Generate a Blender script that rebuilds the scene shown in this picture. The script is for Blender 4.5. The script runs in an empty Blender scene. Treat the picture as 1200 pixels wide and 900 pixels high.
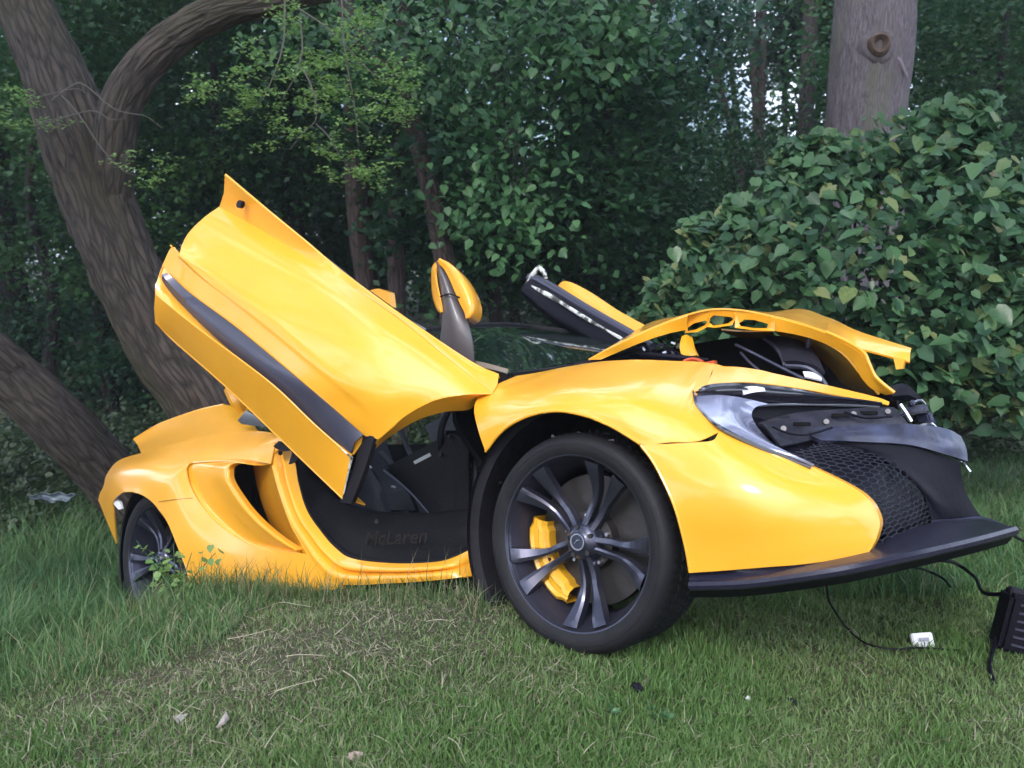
import bpy, bmesh, math, random
import numpy as np
from mathutils import Vector, Matrix, noise
R = math.radians
rng = np.random.default_rng(7)
random.seed(7)
sc = bpy.context.scene
C = sc.collection

# ------------------------------------------------------------------ camera
CAM_H, PITCH, FPX = 1.145, R(9), 930.0          # lens height, downward pitch, focal length for a 1200 px wide frame
cd = bpy.data.cameras.new('camera'); cam = bpy.data.objects.new('camera', cd); C.objects.link(cam)
cam.location = (0, 0, CAM_H); cam.rotation_euler = (R(90) - PITCH, 0, 0)
cd.sensor_width = 36; cd.lens = FPX * 36 / 1200; cd.clip_start = 0.05; cd.clip_end = 3000
sc.camera = cam
cd.dof.use_dof = True; cd.dof.focus_distance = 2.6; cd.dof.aperture_fstop = 4.0

# ------------------------------------------------------------------ sky and sun
SUN_EL, SUN_AZ = 42, 200                        # degrees; azimuth clockwise from +Y, so the sun stands behind the camera
w = bpy.data.worlds.new('World'); sc.world = w; w.use_nodes = True
nt = w.node_tree; bg = nt.nodes['Background']
sky = nt.nodes.new('ShaderNodeTexSky'); sky.sky_type = 'NISHITA'; sky.sun_disc = False
sky.sun_elevation = R(SUN_EL); sky.sun_rotation = R(SUN_AZ)
sky.air_density = 1.0; sky.dust_density = 3.0; sky.ozone_density = 1.0
tc = nt.nodes.new('ShaderNodeTexCoord'); nz = nt.nodes.new('ShaderNodeTexNoise')   # broken cloud deck
nz.inputs['Scale'].default_value = 2.2; nz.inputs['Detail'].default_value = 6
rp = nt.nodes.new('ShaderNodeValToRGB'); rp.color_ramp.elements[0].position = .47; rp.color_ramp.elements[1].position = .58
mx = nt.nodes.new('ShaderNodeMix'); mx.data_type = 'RGBA'
nt.links.new(tc.outputs['Generated'], nz.inputs['Vector']); nt.links.new(nz.outputs['Fac'], rp.inputs['Fac'])
nt.links.new(rp.outputs['Color'], mx.inputs['Factor']); nt.links.new(sky.outputs['Color'], mx.inputs['A'])
mx.inputs['B'].default_value = (14.3, 16.3, 20.2, 1)
nt.links.new(mx.outputs['Result'], bg.inputs['Color'])
bg.inputs['Strength'].default_value = 0.12
sd = bpy.data.lights.new('sun', 'SUN'); sun = bpy.data.objects.new('sun', sd); C.objects.link(sun)
sd.energy = .9; sd.angle = R(12); sd.color = (1, .97, .93)
_d = Vector((math.sin(R(SUN_AZ)) * math.cos(R(SUN_EL)), math.cos(R(SUN_AZ)) * math.cos(R(SUN_EL)), math.sin(R(SUN_EL))))
sun.rotation_euler = _d.to_track_quat('Z', 'Y').to_euler(); sun.location = (0, -3, 12)
sc.view_settings.view_transform = 'Standard'; sc.view_settings.look = 'None'
sc.view_settings.exposure = 1.1; sc.view_settings.gamma = 1
sc.render.engine = 'CYCLES'
sc.cycles.max_bounces = 6; sc.cycles.diffuse_bounces = 3; sc.cycles.glossy_bounces = 3
sc.cycles.transmission_bounces = 4; sc.cycles.transparent_max_bounces = 8
sc.cycles.use_denoising = True; sc.cycles.caustics_reflective = False; sc.cycles.caustics_refractive = False

# ------------------------------------------------------------------ materials
def mat(name, col, rough=.5, metal=0., coat=0., bump=None, var=None, spec=.5, coat_rough=.05):
    """col: base colour.  var=(colour2, scale, contrast): noise mix.  bump=(scale, strength, stretch)"""
    m = bpy.data.materials.new(name); m.use_nodes = True; t = m.node_tree; b = t.nodes['Principled BSDF']
    b.inputs['Base Color'].default_value = (*col, 1); b.inputs['Roughness'].default_value = rough
    b.inputs['Metallic'].default_value = metal; b.inputs['Coat Weight'].default_value = coat
    b.inputs['Coat Roughness'].default_value = coat_rough; b.inputs['Specular IOR Level'].default_value = spec
    tcn = t.nodes.new('ShaderNodeTexCoord')
    if var:
        n = t.nodes.new('ShaderNodeTexNoise'); n.inputs['Scale'].default_value = var[1]; n.inputs['Detail'].default_value = 6
        r = t.nodes.new('ShaderNodeValToRGB'); k = var[2]
        r.color_ramp.elements[0].position = .5 - k; r.color_ramp.elements[1].position = .5 + k
        r.color_ramp.elements[0].color = (*col, 1); r.color_ramp.elements[1].color = (*var[0], 1)
        t.links.new(tcn.outputs['Object'], n.inputs['Vector']); t.links.new(n.outputs['Fac'], r.inputs['Fac'])
        t.links.new(r.outputs['Color'], b.inputs['Base Color'])
    if bump:
        n2 = t.nodes.new('ShaderNodeTexNoise'); n2.inputs['Scale'].default_value = bump[0]; n2.inputs['Detail'].default_value = 5
        mp = t.nodes.new('ShaderNodeMapping'); mp.inputs['Scale'].default_value = bump[2] if len(bump) > 2 else (1, 1, 1)
        t.links.new(tcn.outputs['Object'], mp.inputs['Vector']); t.links.new(mp.outputs['Vector'], n2.inputs['Vector'])
        bn = t.nodes.new('ShaderNodeBump'); bn.inputs['Strength'].default_value = bump[1]; bn.inputs['Distance'].default_value = .01
        t.links.new(n2.outputs['Fac'], bn.inputs['Height']); t.links.new(bn.outputs['Normal'], b.inputs['Normal'])
    return m

def leaf_mat(name, c1, c2, c3=None, rough=.45, trans=.35):
    m = bpy.data.materials.new(name); m.use_nodes = True; t = m.node_tree; b = t.nodes['Principled BSDF']; out = t.nodes['Material Output']
    g = t.nodes.new('ShaderNodeNewGeometry'); r = t.nodes.new('ShaderNodeValToRGB')
    r.color_ramp.elements[0].color = (*c1, 1); r.color_ramp.elements[1].color = (*c2, 1); r.color_ramp.elements[1].position = .9
    if c3: e = r.color_ramp.elements.new(.97); e.color = (*c3, 1)
    t.links.new(g.outputs['Random Per Island'], r.inputs['Fac']); t.links.new(r.outputs['Color'], b.inputs['Base Color'])
    b.inputs['Roughness'].default_value = rough
    tr = t.nodes.new('ShaderNodeBsdfTranslucent'); mxs = t.nodes.new('ShaderNodeMixShader'); mxs.inputs[0].default_value = trans
    t.links.new(r.outputs['Color'], tr.inputs['Color']); t.links.new(b.outputs[0], mxs.inputs[1]); t.links.new(tr.outputs[0], mxs.inputs[2])
    t.links.new(mxs.outputs[0], out.inputs['Surface'])
    return m

def paint_mat():
    m = mat('yellow_paint', (.82, .372, .018), .42, 0, .8, coat_rough=.04)
    t = m.node_tree; b = t.nodes['Principled BSDF']; b.inputs['Coat IOR'].default_value = 1.5
    tcn = t.nodes.new('ShaderNodeTexCoord'); n = t.nodes.new('ShaderNodeTexNoise'); n.inputs['Scale'].default_value = 9; n.inputs['Detail'].default_value = 8
    r = t.nodes.new('ShaderNodeMapRange'); r.inputs['From Min'].default_value = .35; r.inputs['From Max'].default_value = .75
    r.inputs['To Min'].default_value = .06; r.inputs['To Max'].default_value = .17                 # road film: uneven gloss
    t.links.new(tcn.outputs['Object'], n.inputs['Vector']); t.links.new(n.outputs['Fac'], r.inputs['Value']); t.links.new(r.outputs[0], b.inputs['Coat Roughness'])
    n3 = t.nodes.new('ShaderNodeTexNoise'); n3.inputs['Scale'].default_value = 3.5; n3.inputs['Detail'].default_value = 7
    rr = t.nodes.new('ShaderNodeValToRGB'); rr.color_ramp.elements[0].position = .3; rr.color_ramp.elements[1].position = .62
    rr.color_ramp.elements[0].color = (.76, .345, .02, 1); rr.color_ramp.elements[1].color = (.82, .372, .018, 1)
    t.links.new(tcn.outputs['Object'], n3.inputs['Vector']); t.links.new(n3.outputs['Fac'], rr.inputs['Fac']); t.links.new(rr.outputs['Color'], b.inputs['Base Color'])
    return m
M = dict(
    paint=paint_mat(),
    black=mat('black_plastic', (.005, .0045, .009), .5, bump=(60, .15), spec=.14),
    black_dusty=mat('dusty_black_plastic', (.006, .0058, .009), .6, spec=.14, var=((.02, .018, .022), 5, .25), bump=(40, .2)),
    gloss_black=mat('gloss_black', (.012, .011, .018), .12, coat=.8),
    trim=mat('satin_charcoal_trim', (.055, .055, .085), .33, .3, .3),
    carbon=mat('satin_splitter', (.016, .015, .03), .34, .1, .2, bump=(80, .1), spec=.35),
    blueish=mat('scuffed_blue_grey_plastic', (.055, .062, .12), .42, .2, .2, var=((.02, .02, .035), 14, .2), bump=(30, .3)),
    tyre=mat('tyre_rubber', (.007, .007, .010), .6, spec=.22, var=((.016, .015, .017), 12, .3), bump=(90, .15)),
    rim=mat('satin_graphite_rim', (.055, .057, .085), .32, .75, .3),
    rim_dark=mat('dark_rim_barrel', (.045, .045, .07), .38, .6, bump=(25, .1)),
    steel=mat('brake_steel', (.06, .055, .055), .45, .8, bump=(50, .1)),
    chrome=mat('bright_metal', (.6, .61, .68), .28, 1),
    caliper=mat('yellow_caliper', (.68, .34, .012), .4, 0, .6, bump=(30, .2)),
    bezel=mat('silver_lamp_bezel', (.20, .21, .31), .2, .3, 1.0),
    cabin=mat('dark_cabin_plastic', (.004, .0036, .005), .6, bump=(70, .2), spec=.14),
    cabin_grey=mat('grey_cabin_leather', (.016, .016, .024), .5, bump=(50, .2), spec=.25),
    white=mat('white_plastic', (.7, .7, .72), .4),
    chipped=mat('chipped_white_edge', (.6, .62, .6), .4, var=((.05, .05, .04), 26, .06), bump=(40, .6)),
    orange=mat('orange_plastic', (.5, .07, .02), .4),
    gunmetal=mat('mirror_stalk_grey', (.09, .08, .085), .42, .1, .2, bump=(90, .1)),
    panel=mat('dark_moulded_plastic', (.010, .010, .016), .42, spec=.3, var=((.028, .028, .042), 16, .15), bump=(26, .5)), bark=None)

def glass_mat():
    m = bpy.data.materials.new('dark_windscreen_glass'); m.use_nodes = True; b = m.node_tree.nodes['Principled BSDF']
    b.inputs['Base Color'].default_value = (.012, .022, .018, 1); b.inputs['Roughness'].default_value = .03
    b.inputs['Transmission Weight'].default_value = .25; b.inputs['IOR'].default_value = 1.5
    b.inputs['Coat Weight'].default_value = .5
    t = m.node_tree; tcn = t.nodes.new('ShaderNodeTexCoord'); n = t.nodes.new('ShaderNodeTexNoise'); n.inputs['Scale'].default_value = 55; n.inputs['Detail'].default_value = 2   # light specks painting leaf reflections into the glass colour
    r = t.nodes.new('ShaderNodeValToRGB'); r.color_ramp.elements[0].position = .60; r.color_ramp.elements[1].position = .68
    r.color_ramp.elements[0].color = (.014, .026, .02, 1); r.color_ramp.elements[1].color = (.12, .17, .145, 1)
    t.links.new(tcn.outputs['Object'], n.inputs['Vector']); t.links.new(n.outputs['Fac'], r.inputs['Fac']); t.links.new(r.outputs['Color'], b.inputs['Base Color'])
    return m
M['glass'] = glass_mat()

def bark_mat(name, c1, c2, scale=1.0, furrow=1.0):
    m = bpy.data.materials.new(name); m.use_nodes = True; t = m.node_tree; b = t.nodes['Principled BSDF']; b.inputs['Roughness'].default_value = .85
    a = t.nodes.new('ShaderNodeAttribute'); a.attribute_name = 'bark_uv'; a.attribute_type = 'GEOMETRY'
    mp = t.nodes.new('ShaderNodeMapping'); mp.inputs['Scale'].default_value = (8 * scale, 8 * scale, 3.6 * scale)
    n = t.nodes.new('ShaderNodeTexNoise'); n.inputs['Scale'].default_value = 2.6; n.inputs['Detail'].default_value = 10; n.inputs['Roughness'].default_value = .7
    v = t.nodes.new('ShaderNodeTexNoise'); v.inputs['Scale'].default_value = 1.1; v.inputs['Detail'].default_value = 3
    wv = t.nodes.new('ShaderNodeVectorMath'); wv.operation = 'SCALE'; wv.inputs['Scale'].default_value = .22
    w3 = t.nodes.new('ShaderNodeTexNoise'); w3.inputs['Scale'].default_value = 2.2; w3.inputs['Detail'].default_value = 4
    ad = t.nodes.new('ShaderNodeVectorMath'); ad.operation = 'ADD'
    mp2 = t.nodes.new('ShaderNodeMapping'); mp2.inputs['Scale'].default_value = (6 * scale, 6 * scale, 2.6 * scale)
    vo = t.nodes.new('ShaderNodeTexVoronoi'); vo.feature = 'DISTANCE_TO_EDGE'; vo.inputs['Scale'].default_value = 1.5       # bark plates and furrows
    t.links.new(a.outputs['Vector'], w3.inputs['Vector']); t.links.new(w3.outputs['Color'], wv.inputs[0]); t.links.new(a.outputs['Vector'], ad.inputs[0]); t.links.new(wv.outputs[0], ad.inputs[1])
    t.links.new(ad.outputs[0], mp2.inputs['Vector']); t.links.new(mp2.outputs[0], vo.inputs['Vector'])
    t.links.new(ad.outputs[0], mp.inputs['Vector']); t.links.new(mp.outputs[0], n.inputs['Vector']); t.links.new(a.outputs['Vector'], v.inputs['Vector'])
    pl = t.nodes.new('ShaderNodeMapRange'); pl.inputs['From Max'].default_value = .22; t.links.new(vo.outputs['Distance'], pl.inputs['Value'])
    hh = t.nodes.new('ShaderNodeMath'); hh.operation = 'MULTIPLY_ADD'; hh.inputs[1].default_value = .45 * furrow; t.links.new(pl.outputs[0], hh.inputs[0]); t.links.new(n.outputs['Fac'], hh.inputs[2])
    r = t.nodes.new('ShaderNodeValToRGB'); r.color_ramp.elements[0].position = .38 + .08 * furrow; r.color_ramp.elements[1].position = .68 + .36 * furrow
    r.color_ramp.elements[0].color = (*c1, 1); r.color_ramp.elements[1].color = (*c2, 1); t.links.new(hh.outputs[0], r.inputs['Fac'])
    mm = t.nodes.new('ShaderNodeMix'); mm.data_type = 'RGBA'; mm.inputs['B'].default_value = (c2[0] * .6, c2[1] * .72, c2[2] * .40, 1)
    r2 = t.nodes.new('ShaderNodeMapRange'); r2.inputs['From Min'].default_value = .5; r2.inputs['From Max'].default_value = .72; r2.inputs['To Max'].default_value = .8
    t.links.new(v.outputs['Fac'], r2.inputs['Value']); t.links.new(r2.outputs[0], mm.inputs['Factor']); t.links.new(r.outputs['Color'], mm.inputs['A'])
    t.links.new(mm.outputs['Result'], b.inputs['Base Color'])
    bn = t.nodes.new('ShaderNodeBump'); bn.inputs['Strength'].default_value = 1; bn.inputs['Distance'].default_value = .03
    t.links.new(hh.outputs[0], bn.inputs['Height']); t.links.new(bn.outputs['Normal'], b.inputs['Normal'])
    return m
M['bark'] = bark_mat('rough_brown_bark', (.026, .020, .017), (.098, .076, .062))
M['bark_grey'] = bark_mat('grey_smooth_bark', (.105, .088, .10), (.28, .235, .27), 1.6, .35)
M['bark_dark'] = bark_mat('dark_bark', (.010, .007, .0065), (.036, .025, .022))
M['leaf_dark'] = leaf_mat('dark_leaf', (.016, .066, .042), (.048, .140, .074), None, .45, .42)
M['leaf_mid'] = leaf_mat('mid_leaf', (.022, .086, .044), (.068, .180, .070), None, .45, .42)
M['leaf_bough'] = leaf_mat('bough_leaf', (.036, .115, .050), (.10, .225, .08), None, .4, .4)
M['bark_red'] = bark_mat('reddish_dark_bark', (.022, .014, .013), (.085, .057, .052))
M['leaf_light'] = leaf_mat('fresh_leaf', (.15, .29, .08), (.27, .42, .14), None, .5, .5)
M['leaf_bush'] = leaf_mat('bush_leaf', (.026, .085, .042), (.078, .18, .070), (.20, .24, .09), .55, .35)
M['leaf_under'] = leaf_mat('undergrowth_leaf', (.028, .054, .026), (.075, .11, .048))

# ------------------------------------------------------------------ mesh helpers
def tag(o, label=None, cat=None, group=None, kind=None):
    if label: o['label'] = label
    if cat: o['category'] = cat
    if group: o['group'] = group
    if kind: o['kind'] = kind
    return o

def link(name, me, m=None, parent=None, smooth=True):
    if m is not None and not me.materials: me.materials.append(m)
    if smooth: me.polygons.foreach_set('use_smooth', [True] * len(me.polygons))
    o = bpy.data.objects.new(name, me); C.objects.link(o)
    if parent is not None: o.parent = parent
    return o

def mesh_from(name, V, F):
    """fast mesh from arrays; F is an (n,k) array, all faces the same size"""
    V = np.asarray(V, np.float32); F = np.asarray(F, np.int32); me = bpy.data.meshes.new(name)
    n, k = F.shape
    me.vertices.add(len(V)); me.vertices.foreach_set('co', V.ravel())
    me.loops.add(n * k); me.loops.foreach_set('vertex_index', F.ravel())
    me.polygons.add(n); me.polygons.foreach_set('loop_start', np.arange(0, n * k, k, dtype=np.int32))
    me.update(calc_edges=True); return me

def empty(name, loc, rot=None):
    o = bpy.data.objects.new(name, None); C.objects.link(o); o.location = loc; o.empty_display_size = .1
    if rot is not None: o.rotation_euler = rot
    return o

def cr(pts, n):
    """Catmull-Rom through pts (list of 3-vectors) resampled to n points, equal parameter per span"""
    P_ = np.asarray(pts, float); m = len(P_)
    if m == 2:
        s = np.linspace(0, 1, n)[:, None]; return P_[0] * (1 - s) + P_[1] * s
    ext = np.vstack([2 * P_[0] - P_[1], P_, 2 * P_[-1] - P_[-2]])
    t = np.linspace(0, m - 1 - 1e-9, n); i = t.astype(int); f = (t - i)[:, None]
    a, b, c, d = ext[i], ext[i + 1], ext[i + 2], ext[i + 3]
    return .5 * (2 * b + (c - a) * f + (2 * a - 5 * b + 4 * c - d) * f * f + (3 * b - a - 3 * c + d) * f ** 3)

def grid(rows, nu, nv):
    """rows of control points -> (nv, nu, 3) surface"""
    A = np.array([cr(r, nu) for r in rows])
    return np.stack([cr(A[:, j], nv) for j in range(nu)], 1)

class MB:
    """collects shapes into ONE mesh"""
    def __init__(s): s.V = []; s.F = []; s.n = 0
    def add(s, V, F):
        V = np.asarray(V, float); s.V.append(V); s.F += [[i + s.n for i in f] for f in F]; s.n += len(V); return s
    def surf(s, G, closed_u=False):
        nv, nu, _ = G.shape; F = []
        for i in range(nv - 1):
            for j in range(nu - 1 + (1 if closed_u else 0)):
                k = (j + 1) % nu; F.append([i * nu + j, i * nu + k, (i + 1) * nu + k, (i + 1) * nu + j])
        return s.add(G.reshape(-1, 3), F)
    def slab(s, G, t):
        """a surface given real thickness t, with closed rims"""
        nv, nu, _ = G.shape
        du = np.gradient(G, axis=1); dv = np.gradient(G, axis=0); N = np.cross(du, dv); N /= np.linalg.norm(N, axis=2, keepdims=True) + 1e-9
        A = G + N * t / 2; B = G - N * t / 2; V = np.vstack([A.reshape(-1, 3), B.reshape(-1, 3)]); o = nu * nv; F = []
        for i in range(nv - 1):
            for j in range(nu - 1):
                a, b, c, d = i * nu + j, i * nu + j + 1, (i + 1) * nu + j + 1, (i + 1) * nu + j
                F.append([a, b, c, d]); F.append([o + d, o + c, o + b, o + a])
        rim = [j for j in range(nu)] + [i * nu + nu - 1 for i in range(1, nv)] + [(nv - 1) * nu + j for j in range(nu - 2, -1, -1)] + [i * nu for i in range(nv - 2, 0, -1)]
        for a, b in zip(rim, rim[1:] + rim[:1]): F.append([b, a, o + a, o + b])
        return s.add(V, F)
    def tube(s, pts, r, seg=8, n=None, cap=True, flat=1.0):
        pts = np.asarray(pts, float); 
        if n: pts = cr(pts, n)
        m = len(pts); rr = np.interp(np.linspace(0, 1, m), np.linspace(0, 1, len(r)), r) if hasattr(r, '__len__') else np.full(m, r)
        T = np.gradient(pts, axis=0); T /= np.linalg.norm(T, axis=1, keepdims=True) + 1e-12
        ref = np.array([0, 0, 1.]) if abs(T[0][2]) < .9 else np.array([1., 0, 0]); nn = np.cross(T[0], ref); nn /= np.linalg.norm(nn); V = []
        for i in range(m):
            nn = nn - T[i] * (nn @ T[i]); nn /= np.linalg.norm(nn) + 1e-12; bb = np.cross(T[i], nn)
            for k in range(seg):
                a = 2 * math.pi * k / seg; V.append(pts[i] + rr[i] * (math.cos(a) * nn + math.sin(a) * bb * flat))
        F = [[i * seg + k, i * seg + (k + 1) % seg, (i + 1) * seg + (k + 1) % seg, (i + 1) * seg + k] for i in range(m - 1) for k in range(seg)]
        if cap: F.append(list(range(seg))[::-1]); F.append([(m - 1) * seg + k for k in range(seg)])
        return s.add(V, F)
    def lathe(s, prof, seg, a0=0, a1=2 * math.pi, c=(0, 0, 0)):
        """prof: list of (radius, v) turned about the car's sideways axis v"""
        full = abs(a1 - a0 - 2 * math.pi) < 1e-6; ang = np.linspace(a0, a1, seg + (0 if full else 1), endpoint=not full)
        G = np.array([[[c[0] + r * math.cos(a), c[1] + v, c[2] + r * math.sin(a)] for a in ang] for r, v in prof])
        return s.surf(G, closed_u=full)
    def box(s, c, size, rot=None):
        h = np.array(size) / 2; V = np.array([[x, y, z] for x in (-1, 1) for y in (-1, 1) for z in (-1, 1)]) * h
        if rot is not None: V = V @ np.array(rot).T
        return s.add(V + np.array(c), [[0, 1, 3, 2], [4, 6, 7, 5], [0, 4, 5, 1], [2, 3, 7, 6], [0, 2, 6, 4], [1, 5, 7, 3]])
    def prism(s, poly, off):
        """flat polygon (list of 3-vectors) pushed along off"""
        n = len(poly); A = np.array(poly, float); B = A + np.array(off)
        F = [list(range(n)), [n + i for i in range(n)][::-1]] + [[i, (i + 1) % n, n + (i + 1) % n, n + i][::-1] for i in range(n)]
        return s.add(np.vstack([A, B]), F)
    def build(s, name, m, parent=None, smooth=True, bevel=0, off=None, sharp=None):
        me = bpy.data.meshes.new(name); V = np.vstack(s.V)
        if off is not None: V = (V - np.array(off)) * [1, -1, 1]      # car frame to object frame
        me.from_pydata(V.tolist(), [], s.F); me.update()
        bm = bmesh.new(); bm.from_mesh(me); bmesh.ops.remove_doubles(bm, verts=bm.verts, dist=1e-6)
        bmesh.ops.recalc_face_normals(bm, faces=bm.faces)
        if bevel: bmesh.ops.bevel(bm, geom=bm.edges[:], offset=bevel, segments=2, affect='EDGES')
        bm.to_mesh(me); bm.free()
        o = link(name, me, m, parent, smooth)
        if smooth: me.set_sharp_from_angle(angle=R(38) if sharp is None else R(sharp))
        return o
# ------------------------------------------------------------------ the car
# Car frame, metres: u forward, v out of the near side, w up, zero at the near front hub.  The car stands nose-up on the bank.
_f = lambda a: np.array(a) / np.linalg.norm(a)
CU, CV = _f([.767, .158, -.622]), np.array([-.635, .05, -.770]); CV = _f(CV - CU * (CU @ CV)); CW = np.cross(CU, CV)
HUB = np.array([.18, -.466, 2.33])
CARM = np.array([CU, CV, CW])
L2W = np.array([[1, 0, 0], [0, math.sin(PITCH), math.cos(PITCH)], [0, math.cos(PITCH), -math.sin(PITCH)]])
def P(x, y, val, ax='v'):
    """survey: the car-frame point seen at (x, y) of the 1200x900 photograph, at its measured depth v (or u, or w)"""
    r = np.array([(x - 600) / FPX, (450 - y) / FPX, 1.0]); a = 'uvw'.index(ax)
    return CARM @ (r * ((val + CARM[a] @ HUB) / (CARM[a] @ r)) - HUB)
def PP(pts, ax='v'): return [P(*p) if len(p) > 2 else P(*p, 0) for p in pts]
def car_world(q): return np.array([0, 0, CAM_H]) + L2W @ (CARM.T @ np.array(q) + HUB)
BASE = np.array([-1.3, -.95, -.33])
car = empty('wrecked_sports_car', car_world(BASE))
car.rotation_mode = 'QUATERNION'
car.rotation_quaternion = Matrix([list(r) for r in (L2W @ CARM.T) * [1, -1, 1]]).to_quaternion()
tag(car, 'crashed yellow sports car nose up on the grass bank with its door swung up', 'car')
def part(mb, name, m, parent=None, **k): return mb.build(name, M[m] if isinstance(m, str) else m, car if parent is None else parent, off=BASE, **k)
def vrow(pts, v0, v1):
    """photo points along a row whose depth runs from v0 to v1"""
    n = len(pts); return [P(x, y, v0 + (v1 - v0) * i / (n - 1)) for i, (x, y) in enumerate(pts)]

# ---- near front wheel -----------------------------------------------------------------
def make_wheel(c, Rt, Rr, wid, name, spin, full=True):
    cu, cv, cw = c
    b = MB(); prof = [(Rr - .008, -.006)]                                  # bead, sidewall, shoulder, tread
    for t in np.linspace(0, 1, 7): prof.append((Rr + (Rt - .014 - Rr) * t, .004 + .010 * math.sin(math.pi * t * .9)))
    prof += [(Rt - .004, -.012), (Rt, -.026)]
    nr = 5; x0, x1 = -.026, -wid + .026; step = (x1 - x0) / nr
    for k in range(nr):
        a = x0 + step * k; e = x0 + step * (k + 1)
        prof += [(Rt, a - .003), (Rt, e + .006)] + ([(Rt - .009, e + .004), (Rt - .009, e - .002)] if k < nr - 1 else [])
    prof += [(Rt - .006, -wid + .01), (Rt - .03, -wid - .004), (Rr, -wid + .01)]
    seg = 216; G = np.array([[[cu + r * math.cos(2 * math.pi * j / seg), cv + v, cw + r * math.sin(2 * math.pi * j / seg)] for j in range(seg)] for r, v in prof])
    for i, (r, v) in enumerate(prof):                                      # cross grooves cut into the ribs
        if r > Rt - .005 and v < -.02:
            for j in range(seg):
                if (j + int(abs(v) * 40)) % 3 == 0:
                    k = (r - .006) / r; G[i, j, 0] = cu + (G[i, j, 0] - cu) * k; G[i, j, 2] = cw + (G[i, j, 2] - cw) * k
    b.surf(G, closed_u=True); b.lathe([(Rr + .03, .0125), (Rr + .0315, .0145), (Rr + .035, .0145), (Rr + .0365, .012)], 96, c=c)
    ty = part(b, name + '_tyre' if False else 'tyre', 'tyre')
    b = MB(); b.lathe([(Rr - .010, -.012), (Rr - .002, .004), (Rr + .006, .006), (Rr + .008, -.004)], 96, c=c)   # outer flange
    rim = part(b, 'rim', 'rim')
    b = MB(); b.lathe([(Rr - .010, -.012), (Rr - .016, -.03), (Rr - .034, -.07), (Rr - .034, -wid + .03), (Rr - .004, -wid + .01)], 96, c=c)
    part(b, 'rim_barrel', 'rim_dark', rim)
    def at(r, a, v): return np.array([cu + r * math.cos(a), cv + v, cw + r * math.sin(a)])
    for k in range(5):
        a0 = spin + k * 2 * math.pi / 5
        for sgn in (-1, 1):
            b = MB(); secs = []
            for t in np.linspace(0, 1, 15):
                r = .038 + (Rr - .012 - .038) * t
                lat = .0135 + .006 * min(1, t / .3) + .034 * max(0, (t - .42) / .58) ** 1.4; ang = a0 + sgn * math.atan2(lat, r)
                vv = -.034 - .020 * math.sin(math.pi * min(1, t * 1.1)) + .036 * t ** 2
                wd = .0105 + .022 * max(0, t - .5) * 1.5
                tang = np.array([-math.sin(ang), 0, math.cos(ang)]); q = at(r, ang, vv)
                ridge = .0 - sgn * wd * .35
                secs.append([q - tang * wd - [0, .03, 0], q - tang * wd * .9 - [0, .004, 0], q + tang * ridge, q + tang * wd * .9 - [0, .004, 0], q + tang * wd - [0, .03, 0]])
            b.surf(np.array(secs).transpose(1, 0, 2)); part(b, 'spoke', 'rim', rim, sharp=22)
    b = MB(); b.lathe([(.0005, -.022), (.026, -.022), (.029, -.026), (.036, -.028), (.05, -.036), (.062, -.06), (.06, -.09)], 40, c=c); part(b, 'hub', 'rim', rim)
    b = MB(); b.lathe([(.0205, -.0215), (.0215, -.0185), (.0245, -.0185), (.0255, -.0215)], 40, c=c)
    b.tube([at(.011, R(200), -.0205), at(.004, R(100), -.0205), at(.010, R(30), -.0205)], [.001, .0022, .0005], 6, 8); part(b, 'centre_cap_badge', 'chrome', rim)
    for k in range(5):
        a = spin + R(36) + k * 2 * math.pi / 5; q = at(.044, a, -.034)
        b = MB(); b.tube([q + [0, -.02, 0], q + [0, .008, 0]], .0075, 6); part(b, 'wheel_nut', 'steel', rim)
    return rim
FR, RR = (0., 0., 0.), (-2.67, -.07, -.005)
make_wheel((0, -.0, 0), .323, .257, .235, 'front', R(-88))
def brakes(c, cal_a, s=1.0):
    b = MB(); b.lathe([(.07, -.115), (.185 * s, -.115), (.187 * s, -.118), (.187 * s, -.145), (.06, -.145)], 90, c=c)
    b.lathe([(.05, -.075), (.085, -.08), (.088, -.115)], 40, c=c); d = part(b, 'brake_disc', 'steel')
    for k in range(10):
        a = R(36 * k + 11); q = np.array([c[0] + .075 * math.cos(a), c[1] - .078, c[2] + .075 * math.sin(a)])
        h = MB(); h.tube([q, q + [0, .012, 0]], .0055, 6); part(h, 'disc_bolt', 'chrome', d)
    b = MB(); rows = []
    for a in np.linspace(cal_a - R(43), cal_a + R(43), 17):
        e = abs((a - cal_a) / R(43)); ro = (.207 if e < .85 else .197) * s; ri = (.140 if e < .8 else .150) * s
        rows.append([[c[0] + r * math.cos(a), c[1] + v, c[2] + r * math.sin(a)] for r, v in ((ri, -.13), (ri, -.08), (ri + .012, -.064), (ri + .026, -.060), (ri + .032, -.066), (ro - .022, -.066), (ro - .012, -.060), (ro, -.070), (ro, -.15))])
    b.surf(np.array(rows)); cl = part(b, 'brake_caliper', 'caliper', sharp=20)
    for a, r in ((cal_a - R(31), .165), (cal_a + R(31), .165), (cal_a, .15), (cal_a - R(8), .18), (cal_a + R(14), .18)):
        q = np.array([c[0] + r * s * math.cos(a), c[1] - .078, c[2] + r * s * math.sin(a)]); h = MB(); h.tube([q, q + [0, .012, 0]], .007, 8); part(h, 'caliper_bolt', 'steel', cl)
brakes((0, 0, 0), R(200), 1.06)
make_wheel(RR, .345, .272, .30, 'rear', R(-100)); brakes(RR, R(20))
# far wheels, seen only past the near side
for c, Rt in (((0, -1.72, 0), .323), ((-2.67, -1.68, 0), .345)):
    b = MB(); b.lathe([(Rt - .07, .12), (Rt - .01, .125), (Rt, .1), (Rt, -.1), (Rt - .07, -.12), (.05, -.06), (.0, -.05)], 60, c=c); part(b, 'tyre', 'tyre')

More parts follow.
